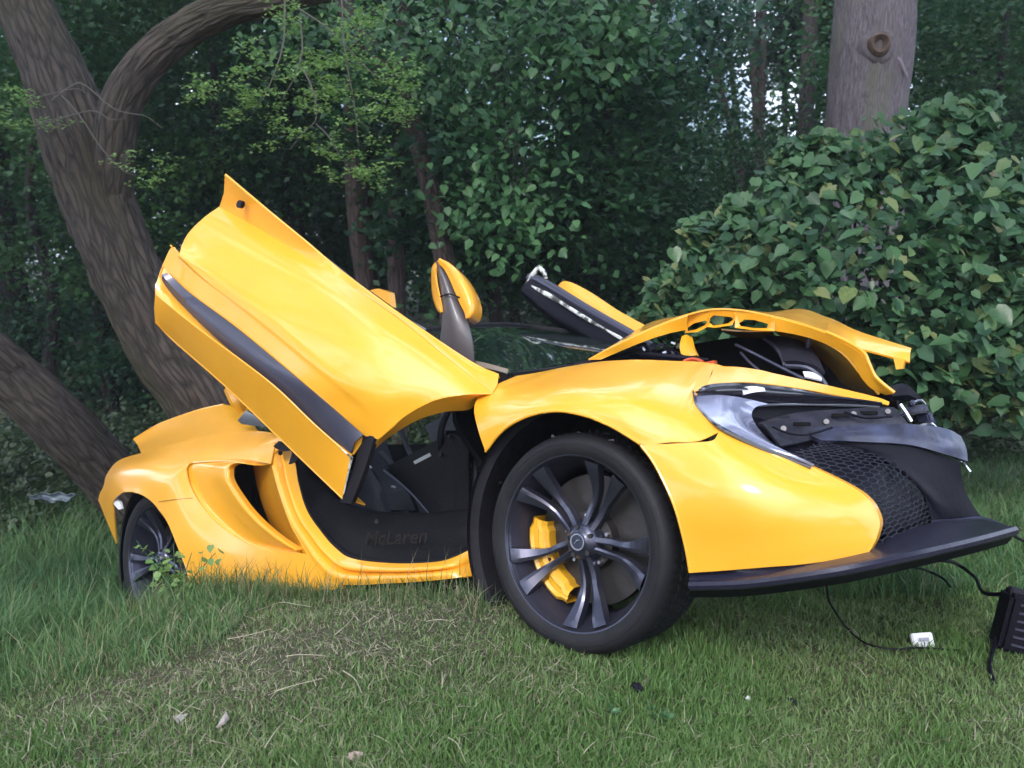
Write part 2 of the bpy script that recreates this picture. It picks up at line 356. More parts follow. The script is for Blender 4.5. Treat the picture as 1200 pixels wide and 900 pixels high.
# ---- wheel-arch liners and underbody ---------------------------------------------------
b = MB(); prof = [(.425, .0), (.43, -.02), (.40, -.03), (.40, -.30), (.2, -.42), (.05, -.42)]
b.lathe(prof, 60, R(-5), R(237)); ln = part(b, 'front_arch_liner', 'black_dusty')
b = MB(); b.lathe([(.40, -.01), (.44, -.02), (.44, -.34), (.2, -.44), (.05, -.44)], 50, R(-20), R(215), c=RR); part(b, 'rear_arch_liner', 'black_dusty')
for a in (R(150), R(168), R(186), R(204), R(222)):
    q = np.array([.405 * math.cos(a), -.10, .405 * math.sin(a)]); q2 = q * [.96, 1, .96]
    h = MB(); h.tube([q, q2], .008, 8); part(h, 'liner_clip', 'cabin', ln)
b = MB()
b.slab(grid([[[-2.3, -.05, -.16], [-1.2, -.05, -.14], [-.45, -.05, -.14]], [[-2.3, -1.8, -.16], [-1.2, -1.8, -.14], [-.45, -1.8, -.14]]], 12, 6), .03)
b.slab(grid([[[.36, -.1, -.12], [.8, -.25, -.11], [.98, -.7, -.10]], [[.36, -1.6, -.12], [.7, -1.6, -.11], [.9, -1.2, -.10]]], 10, 8), .02)
b.slab(grid([[[-2.3, -.45, .30], [-2.3, -1.4, .30]], [[-3.3, -.3, .25], [-3.3, -1.6, .25]]], 6, 6), .03)
part(b, 'underbody', 'black')

# ---- one smooth skin for the whole front corner: depth v as a smooth function fitted to the surveyed points ----
SK = np.array([(569,529,.0),(556,480,-.01),(562,464,-.04),(580,452,-.09),(605,441,-.22),(590,504,.03),(590,470,.01),(600,455,-.05),(612,446,-.13),(630,437,-.28),(618,488,.04),(622,460,.02),(632,447,-.06),(648,436,-.16),(665,430,-.30),
 (650,482,.04),(658,455,.01),(670,440,-.08),(690,428,-.19),(705,424,-.32),(682,486,.04),(698,458,.0),(715,440,-.10),(738,424,-.24),(715,499,.03),(727,485,.03),(742,465,-.02),(762,444,-.12),(785,425,-.28),(800,424,-.40),
 (750,520,.015),(765,503,.01),(782,480,-.04),(801,455,-.13),(825,428,-.29),(785,519,.0),(815,517,-.02),(848,504,-.07),(813,467,-.14),(828,451,-.185),(838,430,-.315),(870,431,-.35),(905,438,-.39),(940,446,-.43),(985,456,-.50),(1028,466,-.57),(1041,471,-.60),
 (868,448,-.255),(905,451,-.32),(940,456,-.385),(985,464,-.47),(1028,472,-.565),(779,566,.022),(803,638,.012),(809,671,.0),(822,572,.024),(845,668,-.01),(868,575,.006),(893,664,-.03),(884,545,-.03),(912,572,-.03),(938,661,-.065),
 (888,523,-.10),(922,537,-.135),(951,548,-.15),(950,572,-.075),(965,600,-.085),(972,656,-.10),(1000,600,-.13),(1008,578,-.17),(1028,606,-.185),(1026,628,-.18),(1016,648,-.165),(925,602,-.035),(880,605,.0),(833,605,.018)], float)
def _tp(d): return np.where(d > 0, d * d * np.log(d + 1e-12), 0)
_x = SK[:, :2] / 100; _D = _tp(np.linalg.norm(_x[:, None] - _x[None], axis=2)); _Q = np.c_[np.ones(len(_x)), _x]
_S = np.linalg.solve(np.block([[_D + .10 * np.eye(len(_x)), _Q], [_Q.T, np.zeros((3, 3))]]), np.r_[SK[:, 2], 0, 0, 0])
def skin_v(x, y): q = np.array([x, y]) / 100; return float(_tp(np.linalg.norm(_x - q, axis=1)) @ _S[:-3] + _S[-3] + _S[-2:] @ q)
def PS(pts, off=0.): return [P(p[0], p[1], skin_v(p[0], p[1]) + off) for p in pts]
print('skin fit', max(abs(skin_v(a, b_) - c_) for a, b_, c_ in SK))

# ---- near front fender -----------------------------------------------------------------
cols = [  # each column runs from the arch (or shut line) up over the crest and down inboard
  [(569, 529, .00), (561, 505, .0), (556, 480, -.01), (562, 464, -.04), (580, 452, -.09), (605, 441, -.22)],
  [(590, 504, .03), (588, 488, .035), (590, 470, .01), (600, 455, -.05), (612, 446, -.13), (630, 437, -.28)],
  [(618, 488, .04), (618, 475, .05), (622, 460, .02), (632, 447, -.06), (648, 436, -.16), (665, 430, -.30)],
  [(650, 482, .04), (652, 470, .05), (658, 455, .01), (670, 440, -.08), (690, 428, -.19), (705, 424, -.32)],
  [(682, 486, .04), (688, 474, .045), (698, 458, .0), (715, 440, -.10), (738, 424, -.24), (750, 422, -.36)],
  [(715, 499, .03), (727, 485, .03), (742, 465, -.02), (762, 444, -.12), (785, 425, -.28), (800, 424, -.40)],
  [(750, 520, .015), (762, 503, .01), (778, 480, -.04), (796, 455, -.13), (815, 426, -.29), (830, 427, -.42)],
  [(785, 518.5, .0), (789, 504, -.005), (796, 484, -.05), (808, 457, -.14), (824, 427.5, -.30), (840, 429, -.43)],
  [(818, 517, -.017), (813, 502, -.035), (808, 482, -.085), (811, 460, -.15), (832, 428.5, -.31), (848, 430, -.44)],
  [(848, 504, -.07), (827, 487, -.105), (813.5, 467, -.14), (828, 451.5, -.18), (838, 429.5, -.315), (854, 431, -.445)],
]
G = np.array([cr(PS(c), 30) for c in cols]); G = np.stack([cr(G[:, j], 64) for j in range(30)], 1)
b = MB(); b.slab(G, .0025)
# blade of wing between lamp top and crest
lt = [(828, 451.5, -.18), (868, 448, -.24), (905, 451, -.31), (940, 456, -.37), (985, 464, -.46), (1028, 472, -.55), (1041, 475, -.58)]
ct = [(930, 444, -.40)] 
crest = [(838, 429.5, -.315), (870, 431.5, -.345), (905, 438, -.38), (940, 445.5, -.42), (985, 455.5, -.49), (1028, 466, -.56), (1041, 471, -.59)]
inner = [(854, 431, -.445), (885, 433, -.46), (915, 440, -.5), (950, 448, -.52), (990, 458, -.56), (1030, 468, -.61), (1042, 473, -.62)]
mid = [((a[0] + c_[0]) / 2 + 1, (a[1] + c_[1]) / 2 - 1.5, (a[2] + c_[2]) / 2 + .012) for a, c_ in zip(lt, crest)]
G3 = grid([PS(lt), PS(mid), PS(crest), PS(inner)], 44, 18); b.slab(G3, .0025)
b.tube(cr(PS([(569, 529, .0), (590, 504, .03), (618, 488, .04), (650, 482, .04), (682, 486, .04), (715, 499, .03), (750, 520, .015)]), 60), .0045, 6)
fend = part(b, 'front_fender', 'paint', sharp=60)

# ---- yellow bumper corner ---------------------------------------------------------------
arch = [(751, 521.5, .015), (765, 540, .02), (779, 566, .022), (792, 597, .02), (803, 638, .012), (809, 671, .0)]
m1 = [(785, 520.5, .0), (808, 545, .018), (822, 572, .024), (833, 605, .018), (840, 640, .005), (845, 668.5, -.01)]
m2 = [(815, 519, -.015), (848, 545, .0), (868, 575, .006), (880, 605, .0), (888, 638, -.015), (893, 664.5, -.03)]
m3 = [(836, 516.5, -.03), (884, 545, -.03), (912, 572, -.03), (925, 602, -.035), (932, 633, -.05), (938, 661, -.065)]
m4 = [(848, 505, -.06), (918, 545, -.07), (950, 572, -.075), (965, 600, -.085), (970, 628, -.095), (972, 656.5, -.10)]
m5 = [(888, 523.5, -.10), (945, 552, -.10), (980, 575, -.115), (1000, 600, -.13), (1003, 626, -.135), (1000, 652, -.135)]
e5 = [(922, 537.5, -.13), (951, 548.5, -.145), (1008, 578.5, -.17), (1028, 606, -.19), (1026, 628, -.185), (1016, 648, -.165)]
G5 = grid([PS(r) for r in (arch, m1, m2, m3, m4, m5, e5)], 40, 44); b = MB(); b.slab(G5, .006)
b.tube(cr(PS(arch), 40), .0045, 6); b.tube(cr(PS(e5), 40), .004, 6)
inw = [(x, y, v - .05) for x, y, v in e5]; b.slab(grid([PS(e5), [np.array(p) + [.0, -.035, .0] for p in PS(e5)]], 40, 4), .004)
part(b, 'front_bumper_corner', 'paint', sharp=50)

# ---- headlamp ----------------------------------------------------------------------------
out_lo = [(814, 462, -.155), (817, 474, -.13), (829, 488, -.105), (848, 503, -.085), (887, 522.5, -.115), (922, 536.5, -.145), (951, 547.5, -.16)]
in_lo = [(900, 473.5, -.30), (885, 477, -.265), (880, 487, -.24), (887, 502, -.215), (903, 519, -.19), (925, 533, -.175), (951, 547, -.172)]
b = MB(); b.slab(grid([PP(out_lo), [.5 * (p + q_) + [.012, .012, .004] for p, q_ in zip(PP(out_lo), PP(in_lo))], PP(in_lo)], 40, 10), .006); lamp = part(b, 'headlamp_bezel', 'bezel')
b = MB(); b.tube(cr(PP([(812, 458, -.155)] + [(x - .5, y + .3, v + .026) for x, y, v in out_lo]), 50), [.003, .004, .005, .006, .007, .0075, .006], 7); part(b, 'headlamp_gasket', 'gloss_black', lamp)
b = MB(); top = [(814, 461, -.155), (830, 451.5, -.185), (868, 449.5, -.245), (905, 452.5, -.315), (940, 457.5, -.375), (985, 465.5, -.465), (1030, 473.5, -.56)]
bot = [(814, 463, -.15), (848, 468, -.21), (876, 470, -.26), (901, 473.5, -.315), (940, 472.5, -.38), (985, 473, -.47), (1030, 476, -.56)]
b.slab(grid([PP(top), [.5 * (p + q_) + [.012, .012, .004] for p, q_ in zip(PP(top), PP(bot))], PP(bot)], 46, 9), .006); part(b, 'headlamp_lens', 'gloss_black', lamp)
b = MB(); b.tube(cr(PP([(880, 476, -.26), (905, 474.5, -.31), (940, 474, -.38), (985, 475, -.47), (1030, 477.5, -.56)]), 30), .0035, 6); part(b, 'lamp_trim_strip', 'chrome', lamp)
b = MB(); b.slab(grid([PP([(866, 459, -.245), (880, 457, -.27), (893, 459, -.29)]), PP([(869, 467, -.245), (882, 464, -.27), (894, 463, -.29)])], 6, 4) + np.array([.012, .012, .008]), .008); part(b, 'lamp_projector', 'white', lamp)
# black cavity inside the lamp opening
b = MB(); b.slab(grid([PP([(876, 474, -.30), (940, 473, -.42), (1035, 476, -.60)]), PP([(884, 500, -.30), (950, 505, -.42), (1050, 500, -.62)]), PP([(915, 535, -.26), (985, 545, -.38), (1065, 540, -.56)])], 14, 12), .01); part(b, 'lamp_cavity', 'black')

# ---- grille -------------------------------------------------------------------------------
Lb = [(893, 494, -.235), (914, 524, -.20), (951, 546, -.185), (1008, 577, -.20), (1028, 606, -.22), (1022, 642, -.20)]
Rb = [(940, 499, -.36), (972, 519, -.36), (1012, 529, -.42), (1052, 545, -.50), (1082, 583, -.58), (1092, 614, -.62)]
gl = grid([PP(Lb), [.5 * (p + q_) + [.010, 0, .0] for p, q_ in zip(PP(Lb), PP(Rb))], PP(Rb)], 61, 31)   # [across, along]
b = MB()
def gs(a, c_):
    a = min(max(a, 0), 1); c_ = min(max(c_, 0), 1); i = a * 30; j = c_ * 60; i0, j0 = min(int(i), 29), min(int(j), 59); fi, fj = i - i0, j - j0
    return (gl[i0, j0] * (1 - fi) * (1 - fj) + gl[i0 + 1, j0] * fi * (1 - fj) + gl[i0, j0 + 1] * (1 - fi) * fj + gl[i0 + 1, j0 + 1] * fi * fj)
NR, NC = 30, 8
for r_ in range(NR):
    for c_ in range(NC + 1):
        off_ = .5 if r_ % 2 else 0
        cx, cy = (c_ + off_) / NC, (r_ + .5) / NR
        if cy < .16 + .10 * (1 - cx): continue
        hexp = [(cx + dx / NC, cy + dy / NR) for dx, dy in ((.5, -.33), (.5, .33), (0, .67))]
        hexp = [(cx - .5 / NC, cy + .33 / NR), (cx, cy + .67 / NR), (cx + .5 / NC, cy + .33 / NR), (cx + .5 / NC, cy - .33 / NR)]
        for (a1, b1), (a2, b2) in zip(hexp, hexp[1:]):
            if max(a1, a2) > 1.001 or min(a1, a2) < -.001 or max(b1, b2) > 1.001: continue
            b.tube([gs(a1, b1), gs(a2, b2)], .0018, 4, cap=False)
part(b, 'honeycomb_grille', 'panel', smooth=False)
b = MB(); gc_ = gl.reshape(-1, 3).mean(0); b.slab(gc_ + (gl[::3, ::3] - gc_) * 1.16 + np.array([-.06, -.02, -.0]), .006); b.slab(gc_ + (gl[::3, ::3] - gc_) * 1.4 + np.array([-.05, -.17, -.0]), .006); part(b, 'grille_backing', 'black')
# loose inner panel above the grille, its scuffed ledge, the black wall beyond
b = MB(); b.slab(grid([PP([(888, 497, -.26), (932, 485, -.37), (990, 480, -.48), (1047, 478, -.60)]), PP([(896, 501, -.25), (940, 494, -.36), (1000, 490, -.48), (1058, 490, -.60)]), PP([(914, 524, -.215), (952, 516, -.355), (1005, 503, -.48), (1068, 502, -.61)])], 24, 12), .008)
lp_ = part(b, 'loose_lamp_panel', 'panel')
for x, y, v in ((918, 503, -.285), (1000, 486, -.475), (1040, 483, -.575), (968, 495, -.42)):
    b = MB(); q_ = P(x, y, v + .012); b.tube([q_, q_ + [.004, .008, .002]], .008, 10); part(b, 'panel_bolt', 'gunmetal', lp_)
for x, y, v in ((940, 497, -.34), (1018, 484, -.52), (985, 487, -.44)):
    b = MB(); b.box(P(x, y, v + .014), (.05, .008, .012), np.array(Matrix.Rotation(R(8), 3, 'Y'))); part(b, 'panel_slot', 'cabin', lp_, bevel=.002)
for pts_ in ([(905, 500, -.25), (925, 508, -.27), (948, 509, -.33), (975, 501, -.40)], [(990, 483, -.45), (1015, 490, -.50), (1045, 488, -.56)]):
    b = MB(); b.tube(cr(PP([(x, y, v + .02) for x, y, v in pts_]), 14), .0035, 6); part(b, 'torn_wire', 'black', lp_)
b = MB()
for k in range(6):
    x0 = 905 + k * 24; v0 = -.30 - k * .05
    b.tube(cr(PP([(x0, 497 - k, v0), (x0 + 3, 491 - k * 1.4, v0 - .01), (x0 + 20, 489 - k * 1.5, v0 - .04)]), 8), .003, 5)
part(b, 'panel_ribs', 'black')
b = MB(); b.slab(grid([PP([(944, 504, -.36), (1000, 500, -.46), (1060, 498, -.58), (1105, 503, -.72), (1124, 512, -.80)]), PP([(950, 512, -.35), (1005, 509, -.44), (1062, 511, -.56), (1110, 520, -.68), (1130, 526, -.78)]), PP([(962, 518, -.35), (1008, 518, -.44), (1064, 522, -.55), (1105, 532, -.66), (1132, 541, -.76)])], 26, 10), .012)
part(b, 'bumper_ledge', 'blueish')
b = MB(); b.slab(grid([PP([(955, 517, -.37), (1010, 519, -.46), (1070, 524, -.58), (1123, 541, -.74)]), PP([(1020, 532, -.46), (1055, 545, -.53), (1090, 560, -.62), (1127, 568, -.76)]), PP([(1075, 570, -.57), (1090, 583, -.6), (1110, 590, -.68), (1137, 590, -.79)]), PP([(1092, 615, -.62), (1108, 613, -.68), (1128, 610, -.75), (1149, 607, -.82)])], 20, 20), .01)
part(b, 'inner_bumper_wall', 'black')
# crushed black and silver scraps at the lamp tip
b = MB()
for k, (x, y, v_, s_) in enumerate([(1075, 480, -.66, .032), (1084, 489, -.68, .028), (1068, 473, -.62, .018), (1092, 495, -.70, .016), (1058, 485, -.6, .016)]):
    b = MB(); q_ = P(x, y, v_); Mx = np.array(Matrix.Rotation(k * 1.3, 3, Vector((1, .4, .3)).normalized())); b.box(q_, (s_ * 1.7, s_ * 1.1, s_ * .8), Mx); part(b, 'crushed_lamp_bracket', 'blueish', bevel=.005, smooth=False)
for pts_, r_ in ((((1055, 474, -.6), (1062, 484, -.6), (1068, 494, -.6)), .006), (((1066, 474, -.64), (1078, 469, -.66), (1084, 474, -.68)), .004), (((1078, 500, -.66), (1090, 497, -.68), (1096, 502, -.7)), .007)):
    b = MB(); b.tube(PP(pts_), r_, 6, 6); part(b, 'torn_metal_strip', 'chrome')
b = MB(); b.tube(PP([(1040, 462, -.7), (1058, 460, -.75), (1075, 468, -.78)]), [.02, .03, .012], 7, 8); part(b, 'torn_rubber_seal', 'black')
b = MB(); b.tube(PP([(1128, 540, -.78), (1132, 546, -.79), (1137, 553, -.79)]), [.006, .003, .005], 6, 6); part(b, 'dangling_clip', 'chrome')

# ---- splitter ---------------------------------------------------------------------------------
so = [(809, 686, -.0), (870, 684, .0), (930, 677, -.015), (993, 667, -.05), (1050, 655, -.13), (1100, 644, -.26), (1150, 632, -.42), (1188, 621.5, -.57)]
si = [(809, 672, -.03), (870, 667, -.05), (930, 661, -.09), (993, 651, -.16), (1035, 636, -.28), (1075, 620, -.45), (1110, 612, -.62), (1150, 610, -.76)]
b = MB(); mid = [.5 * (p + q_) + [0, 0, .002] for p, q_ in zip(PP(so), PP(si))]
b.slab(grid([PP(so), mid, PP(si)], 60, 8), .012); b.tube(cr(PP(so), 60), .0135, 8, flat=1); part(b, 'front_splitter', 'carbon')
b = MB(); lo = [p + [-.03, -.05, -.035] for p in PP(so)]; b.slab(grid([[p + [-.004, -.006, -.008] for p in PP(so)], lo], 50, 4), .01); part(b, 'splitter_underlip', 'black')
b = MB(); b.slab(grid([PP([(1092, 612, -.615), (1120, 610.5, -.69), (1152, 608, -.80), (1184, 620, -.60)]), PP([(1090, 620, -.56), (1122, 619, -.60), (1155, 620, -.62), (1187, 622, -.57)])], 16, 5) + np.array([0, 0, .004]), .006); part(b, 'splitter_step', 'blueish')

# ---- crumpled bonnet ------------------------------------------------------------------------------
ne = [(690, 421.5, -.38), (718, 406, -.42), (745, 393, -.46), (775, 380, -.50), (805, 369, -.53), (835, 362.5, -.55), (868, 363.5, -.55), (900, 369.5, -.56), (935, 378, -.58), (968, 389, -.60)]
fe = [(735, 398, -1.15), (752, 384, -1.15), (770, 376, -1.15), (795, 371.5, -1.15), (822, 367, -1.15), (850, 363.5, -1.15), (878, 365, -1.15), (903, 366.5, -1.15), (940, 363, -1.15), (972, 374, -1.15)]
mide = [.5 * (p + q_) + [0, 0, dz] for p, q_, dz in zip(PP(ne), PP(fe), (0, .0, .0, -.005, -.01, -.012, -.005, .0, .004, .0))]
b = MB(); b.slab(grid([PP(ne), mide, PP(fe)], 60, 16), .006); bon = part(b, 'crumpled_bonnet', 'paint', sharp=50)
b = MB(); wu = [(935, 363, -1.15), (972, 373.5, -1.15), (1003, 388, -1.14), (1036, 399, -1.12), (1068, 409, -1.08)]; wl = [(930, 378, -.62), (962, 387, -.72), (992, 404, -.95), (1030, 415, -1.0), (1066, 425, -1.02)]
b.slab(grid([PP(wu), [.5 * (p + q_) + [0, 0, .008] for p, q_ in zip(PP(wu), PP(wl))], PP(wl)], 36, 12), .007); b.prism(PP([(1047, 419, -1.0), (1060, 421, -1.0), (1058, 432, -1.0), (1050, 433, -1.0)]), (.0, -.02, 0)); part(b, 'torn_bonnet_corner', 'paint', bon, sharp=50)
# near flange with its pressed holes: built as a ring strip around each opening
fl = [(693, 422, -.37), (722, 409, -.41), (750, 398, -.45), (779, 387, -.50), (803, 381, -.53)]
b = MB(); b.slab(grid([PP([(690, 421.5, -.375), (718, 406.5, -.415), (745, 394, -.455), (775, 381, -.495), (806, 369.5, -.525)]), PP([(704, 421.5, -.40), (726, 411.5, -.44), (753, 400.5, -.475), (782, 391, -.515), (804, 386, -.55)])], 24, 5), .006)
holes = [[(806, 384), (813, 379), (826, 375.5), (829, 377), (826, 381), (816, 386), (806, 388)], [(831, 374), (836, 369.5), (857, 371.5), (859, 374.5), (853, 379), (836, 381.5), (831, 378)], [(866, 379), (872, 374.5), (884, 375), (900, 379.5), (899, 384.5), (884, 384.5), (868, 382)]]
outl = [[(803, 371), (808, 368), (830, 364.5), (832, 374), (829, 383), (818, 389), (803, 390)], [(830, 364.5), (836, 363), (862, 364), (863, 372), (858, 381), (838, 384), (829, 383)], [(862, 364), (880, 366), (900, 370.5), (908, 376), (908, 388), (884, 387), (861, 384)]]
for H_, O_ in zip(holes, outl):
    n_ = len(H_); A = [P(x, y, -.555) for x, y in O_]; B = [P(x, y, -.565) for x, y in H_]; Cc = [P(x, y, -.60) for x, y in H_]
    def loopr(pts, n=28):
        pts = np.array(pts + pts[:1]); k_ = np.linspace(0, len(pts) - 1, n + 1)[:-1]; i_ = k_.astype(int); f_ = (k_ - i_)[:, None]; return pts[i_] * (1 - f_) + pts[i_ + 1] * f_
    b.surf(np.array([loopr(A), loopr(B), loopr(Cc)]), closed_u=True)
b.slab(grid([PP([(903, 371, -.56), (935, 379, -.58), (965, 389, -.60), (990, 402, -.61), (1010, 415, -.61), (1022, 437, -.62), (1034, 450, -.63), (1047, 461, -.63)]), PP([(905, 387, -.575), (935, 392, -.60), (962, 400, -.62), (985, 411, -.63), (1000, 424, -.635), (1010, 442, -.64), (1022, 455, -.645), (1038, 462, -.65)])], 40, 6), .006)
b.tube(cr(PP([(968, 389, -.60), (992, 400, -.61), (1012, 413, -.61), (1018, 425, -.61), (1025, 440, -.62), (1035, 450, -.62), (1048, 460, -.63)]), 30), .006, 6)
part(b, 'bonnet_flange', 'paint', bon, sharp=50)
b = MB(); b.slab(grid([PP([(905, 386, -.60), (950, 395, -.66), (985, 412, -.67), (1010, 440, -.67), (1030, 462, -.67)]), PP([(925, 400, -.85), (950, 410, -.9), (972, 430, -.95), (990, 450, -.95), (1015, 462, -.9)])], 24, 8), .006)
b.slab(grid([PP([(845, 386, -.60), (870, 388, -.62), (905, 388, -.62)]), PP([(850, 390, -.9), (875, 396, -.9), (910, 396, -.9)])], 12, 5), .005); part(b, 'bonnet_inner_skin', 'paint', bon)
b = MB(); b.tube(PP([(948, 394, -.62), (947, 402, -.62), (946, 408, -.62)]), [.008, .009, .007], 8, 5); part(b, 'rubber_buffer', 'black', bon)

# ---- under the bonnet ---------------------------------------------------------------------------------
b = MB(); b.slab(grid([PP([(700, 424, -.6), (800, 405, -.95), (900, 395, -1.1), (1000, 430, -1.1), (1050, 462, -.95)]), PP([(705, 440, -.6), (800, 440, -.95), (900, 445, -1.1), (1000, 465, -1.1), (1055, 480, -.95)])], 20, 6), .01)
b.slab(grid([PP([(660, 436, -.36), (760, 429, -.42), (850, 438, -.5), (940, 455, -.58), (1040, 480, -.66)]), PP([(700, 440, -1.2), (790, 440, -1.2), (880, 450, -1.2), (960, 465, -1.2), (1050, 482, -1.2)])], 20, 6) - np.array([0, 0, .04]), .01); part(b, 'luggage_bay', 'cabin')
b = MB(); b.slab(grid([PP([(897, 397, -.72), (920, 399, -.72), (938, 405, -.72), (948, 412, -.72)]), PP([(912, 413, -.66), (928, 414, -.66), (946, 419, -.66), (958, 427, -.66)]), PP([(919, 427, -.62), (934, 427, -.62), (952, 432, -.62), (964, 441, -.62)])], 16, 10), .03); part(b, 'washer_tank', 'cabin_grey')
b = MB(); b.tube(PP([(895, 397, -.70), (908, 406, -.66), (916, 418, -.63), (920, 429, -.61)]), .006, 6, 10); b.tube(PP([(921, 429, -.6), (945, 431, -.6), (960, 441, -.61), (968, 452, -.62)]), .008, 6, 10); part(b, 'tank_rim', 'trim')
b = MB(); b.tube(PP([(862, 404, -.62), (885, 415, -.58), (910, 428, -.55), (942, 444, -.53)]), .005, 6, 10); b.tube(PP([(868, 413, -.6), (878, 424, -.56), (890, 434, -.53)]), .004, 6, 8); part(b, 'bonnet_strut', 'trim')
b = MB(); b.slab(grid([PP([(941, 436, -.55), (952, 437, -.55), (962, 443, -.55)]), PP([(943, 442, -.53), (952, 444, -.53), (963, 446, -.53)])], 8, 4), .006); part(b, 'white_reflector', 'white')
b = MB(); b.tube(cr(PP([(801, 424, -.46), (808, 421.5, -.47), (816, 421.5, -.47), (824, 425, -.46)]), 8), .007, 6); b.box(P(833, 426, -.47), (.035, .02, .014)); part(b, 'wiring_connector', 'orange')
b = MB(); b.slab(grid([PP([(800, 395, -.56), (806, 393, -.56), (810, 395, -.55)]), PP([(797, 407, -.54), (806, 407, -.54), (813, 407, -.53)]), PP([(799, 417, -.52), (809, 418, -.52), (818, 417, -.51)])], 8, 8), .012); part(b, 'yellow_bracket', 'caliper')
b = MB()
for k in range(9):
    b = MB(); x = 752 + (k * 7.3) % 46; y = 404 + (k * 5.1) % 15; q_ = P(x, y, -.55 - .02 * (k % 3)); Mx = np.array(Matrix.Rotation(k * .9, 3, Vector((.3, 1, .5)).normalized())); b.box(q_, (.04 - .002 * k, .012, .010), Mx); part(b, 'broken_hinge_piece', 'trim' if k % 2 else 'panel', bevel=.002, smooth=False)
b = MB()
for x, y in ((755, 409), (779, 413), (789, 402)):
    b = MB(); b.box(P(x, y, -.5), (.014, .006, .007), np.array(Matrix.Rotation(x, 3, 'Y'))); part(b, 'bent_metal_chip', 'chrome', smooth=False)
b = MB(); b.tube(PP([(750, 415, -.5), (790, 419, -.5), (830, 422, -.52)]), [.01, .014, .006], 6, 12); b.tube(PP([(772, 398, -.58), (785, 408, -.54), (805, 420, -.5)]), .004, 6, 8); part(b, 'cowl_rail', 'black')
for k in range(12):                                                       # twigs and crumbs caught on top of the tyre
    b = MB(); a = R(62 + 4.2 * k); q_ = np.array([.322 * math.cos(a), -.03 - .013 * (k * 5 % 9), .322 * math.sin(a)]); b.box(q_, (.018 + .004 * (k % 3), .007, .006), np.array(Matrix.Rotation(k * 1.1, 3, Vector((.3, 1, .5)).normalized()))); part(b, 'caught_debris', 'gunmetal' if k % 3 == 0 else 'tyre', smooth=False)
# ---- windscreen, wiper, far side -----------------------------------------------------------------------
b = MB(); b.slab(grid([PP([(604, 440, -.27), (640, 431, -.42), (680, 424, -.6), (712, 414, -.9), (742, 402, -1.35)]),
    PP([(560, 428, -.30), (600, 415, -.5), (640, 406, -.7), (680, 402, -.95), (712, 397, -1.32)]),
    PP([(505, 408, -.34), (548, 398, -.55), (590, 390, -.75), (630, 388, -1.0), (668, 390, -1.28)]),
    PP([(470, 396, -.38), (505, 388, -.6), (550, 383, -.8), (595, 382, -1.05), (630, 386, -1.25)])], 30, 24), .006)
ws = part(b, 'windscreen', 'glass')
b = MB(); b.tube(PP([(470, 394, -.38), (505, 386, -.6), (550, 381.5, -.8), (595, 380.5, -1.05), (630, 384, -1.25), (668, 388.5, -1.28), (712, 396, -1.32), (745, 402, -1.35)]), .012, 8, 40)
part(b, 'windscreen_frame', 'black_dusty', ws)
b = MB(); b.tube(PP([(576, 393, -.85), (610, 394.5, -.95), (650, 397, -1.05), (664, 399, -1.1), (715, 405, -1.2)]), [.010, .013, .012, .015, .008], 6, 20); b.tube(PP([(575, 399, -.8), (620, 402, -.9), (655, 405, -1.0)]), .004, 5, 12); part(b, 'wiper', 'panel', ws)
b = MB(); b.slab(grid([PP([(600, 437, -.24), (650, 431, -.36), (700, 421, -.5), (760, 410, -.95)]), PP([(606, 444, -.26), (655, 437, -.38), (705, 426, -.5), (762, 418, -.95)])], 20, 5) + np.array([0, 0, .002]), .012); part(b, 'cowl_panel', 'black_dusty')
b = MB(); b.slab(grid([PP([(554, 422, -.26), (575, 427, -.25), (596, 433, -.24)]), PP([(560, 430, -.25), (580, 434, -.24), (594, 438, -.23)])], 14, 4), .006); part(b, 'windscreen_pillar_trim', mat('tan_pillar_trim', (.22, .18, .14), .5))
b = MB()
for k in range(26):
    x = 570 + (k * 37) % 130; y = 404 + (k * 13) % 24
    if y > 444 - .16 * (x - 500) : continue
    q_ = P(x, y, -.34 - .0042 * (x - 570) - .012 * (428 - y)) + [0, 0, .02]; b.box(q_, (.012 + .004 * (k % 3), .009, .0015), np.array(Matrix.Rotation(k, 3, 'Z')))
# far door: black trimmed edge thrown up behind the windscreen, its yellow skin beyond
b = MB(); b.slab(grid([PP([(622, 330, -1.36), (660, 352, -1.32), (705, 378, -1.26), (745, 399, -1.2), (768, 412, -1.15)]), PP([(613, 339, -1.30), (650, 368, -1.26), (695, 393, -1.20), (733, 410, -1.14), (755, 418, -1.10)]), PP([(618, 349, -1.33), (655, 380, -1.31), (690, 399, -1.28), (720, 411, -1.25), (745, 420, -1.2)])], 30, 10), .03); fdo = part(b, 'far_door', 'black')
b = MB(); b.tube(PP([(620, 326, -1.38), (635, 330, -1.38), (690, 364, -1.33), (735, 390, -1.27), (765, 407, -1.2)]), [.026, .024, .026, .026, .022], 10, 26); part(b, 'far_door_seal', 'trim', fdo)
b = MB(); b.tube(PP([(622, 335, -1.32), (650, 350, -1.28), (685, 372, -1.22), (718, 391, -1.17), (737, 402, -1.14)]), [.006, .014, .009, .011, .005, .009, .004], 7, 34); part(b, 'chipped_edge', 'chipped', fdo)
b = MB(); b.tube(PP([(616, 334, -1.37), (622, 325, -1.37), (631, 313, -1.37)]), [.008, .016, .012], 7, 8); b.tube(PP([(631, 312, -1.38), (637, 319, -1.38), (640, 327, -1.38)]), [.01, .014, .01], 7, 8); part(b, 'broken_door_corner', 'chipped', fdo)
b = MB(); b.slab(grid([PP([(654, 337, -1.5), (664, 331, -1.5), (690, 343, -1.5), (725, 366, -1.46), (756, 383, -1.42)]), PP([(656, 350, -1.44), (672, 352, -1.44), (700, 366, -1.42), (728, 383, -1.38), (750, 396, -1.35)])], 30, 8), .02); part(b, 'far_door_skin', 'paint', fdo)
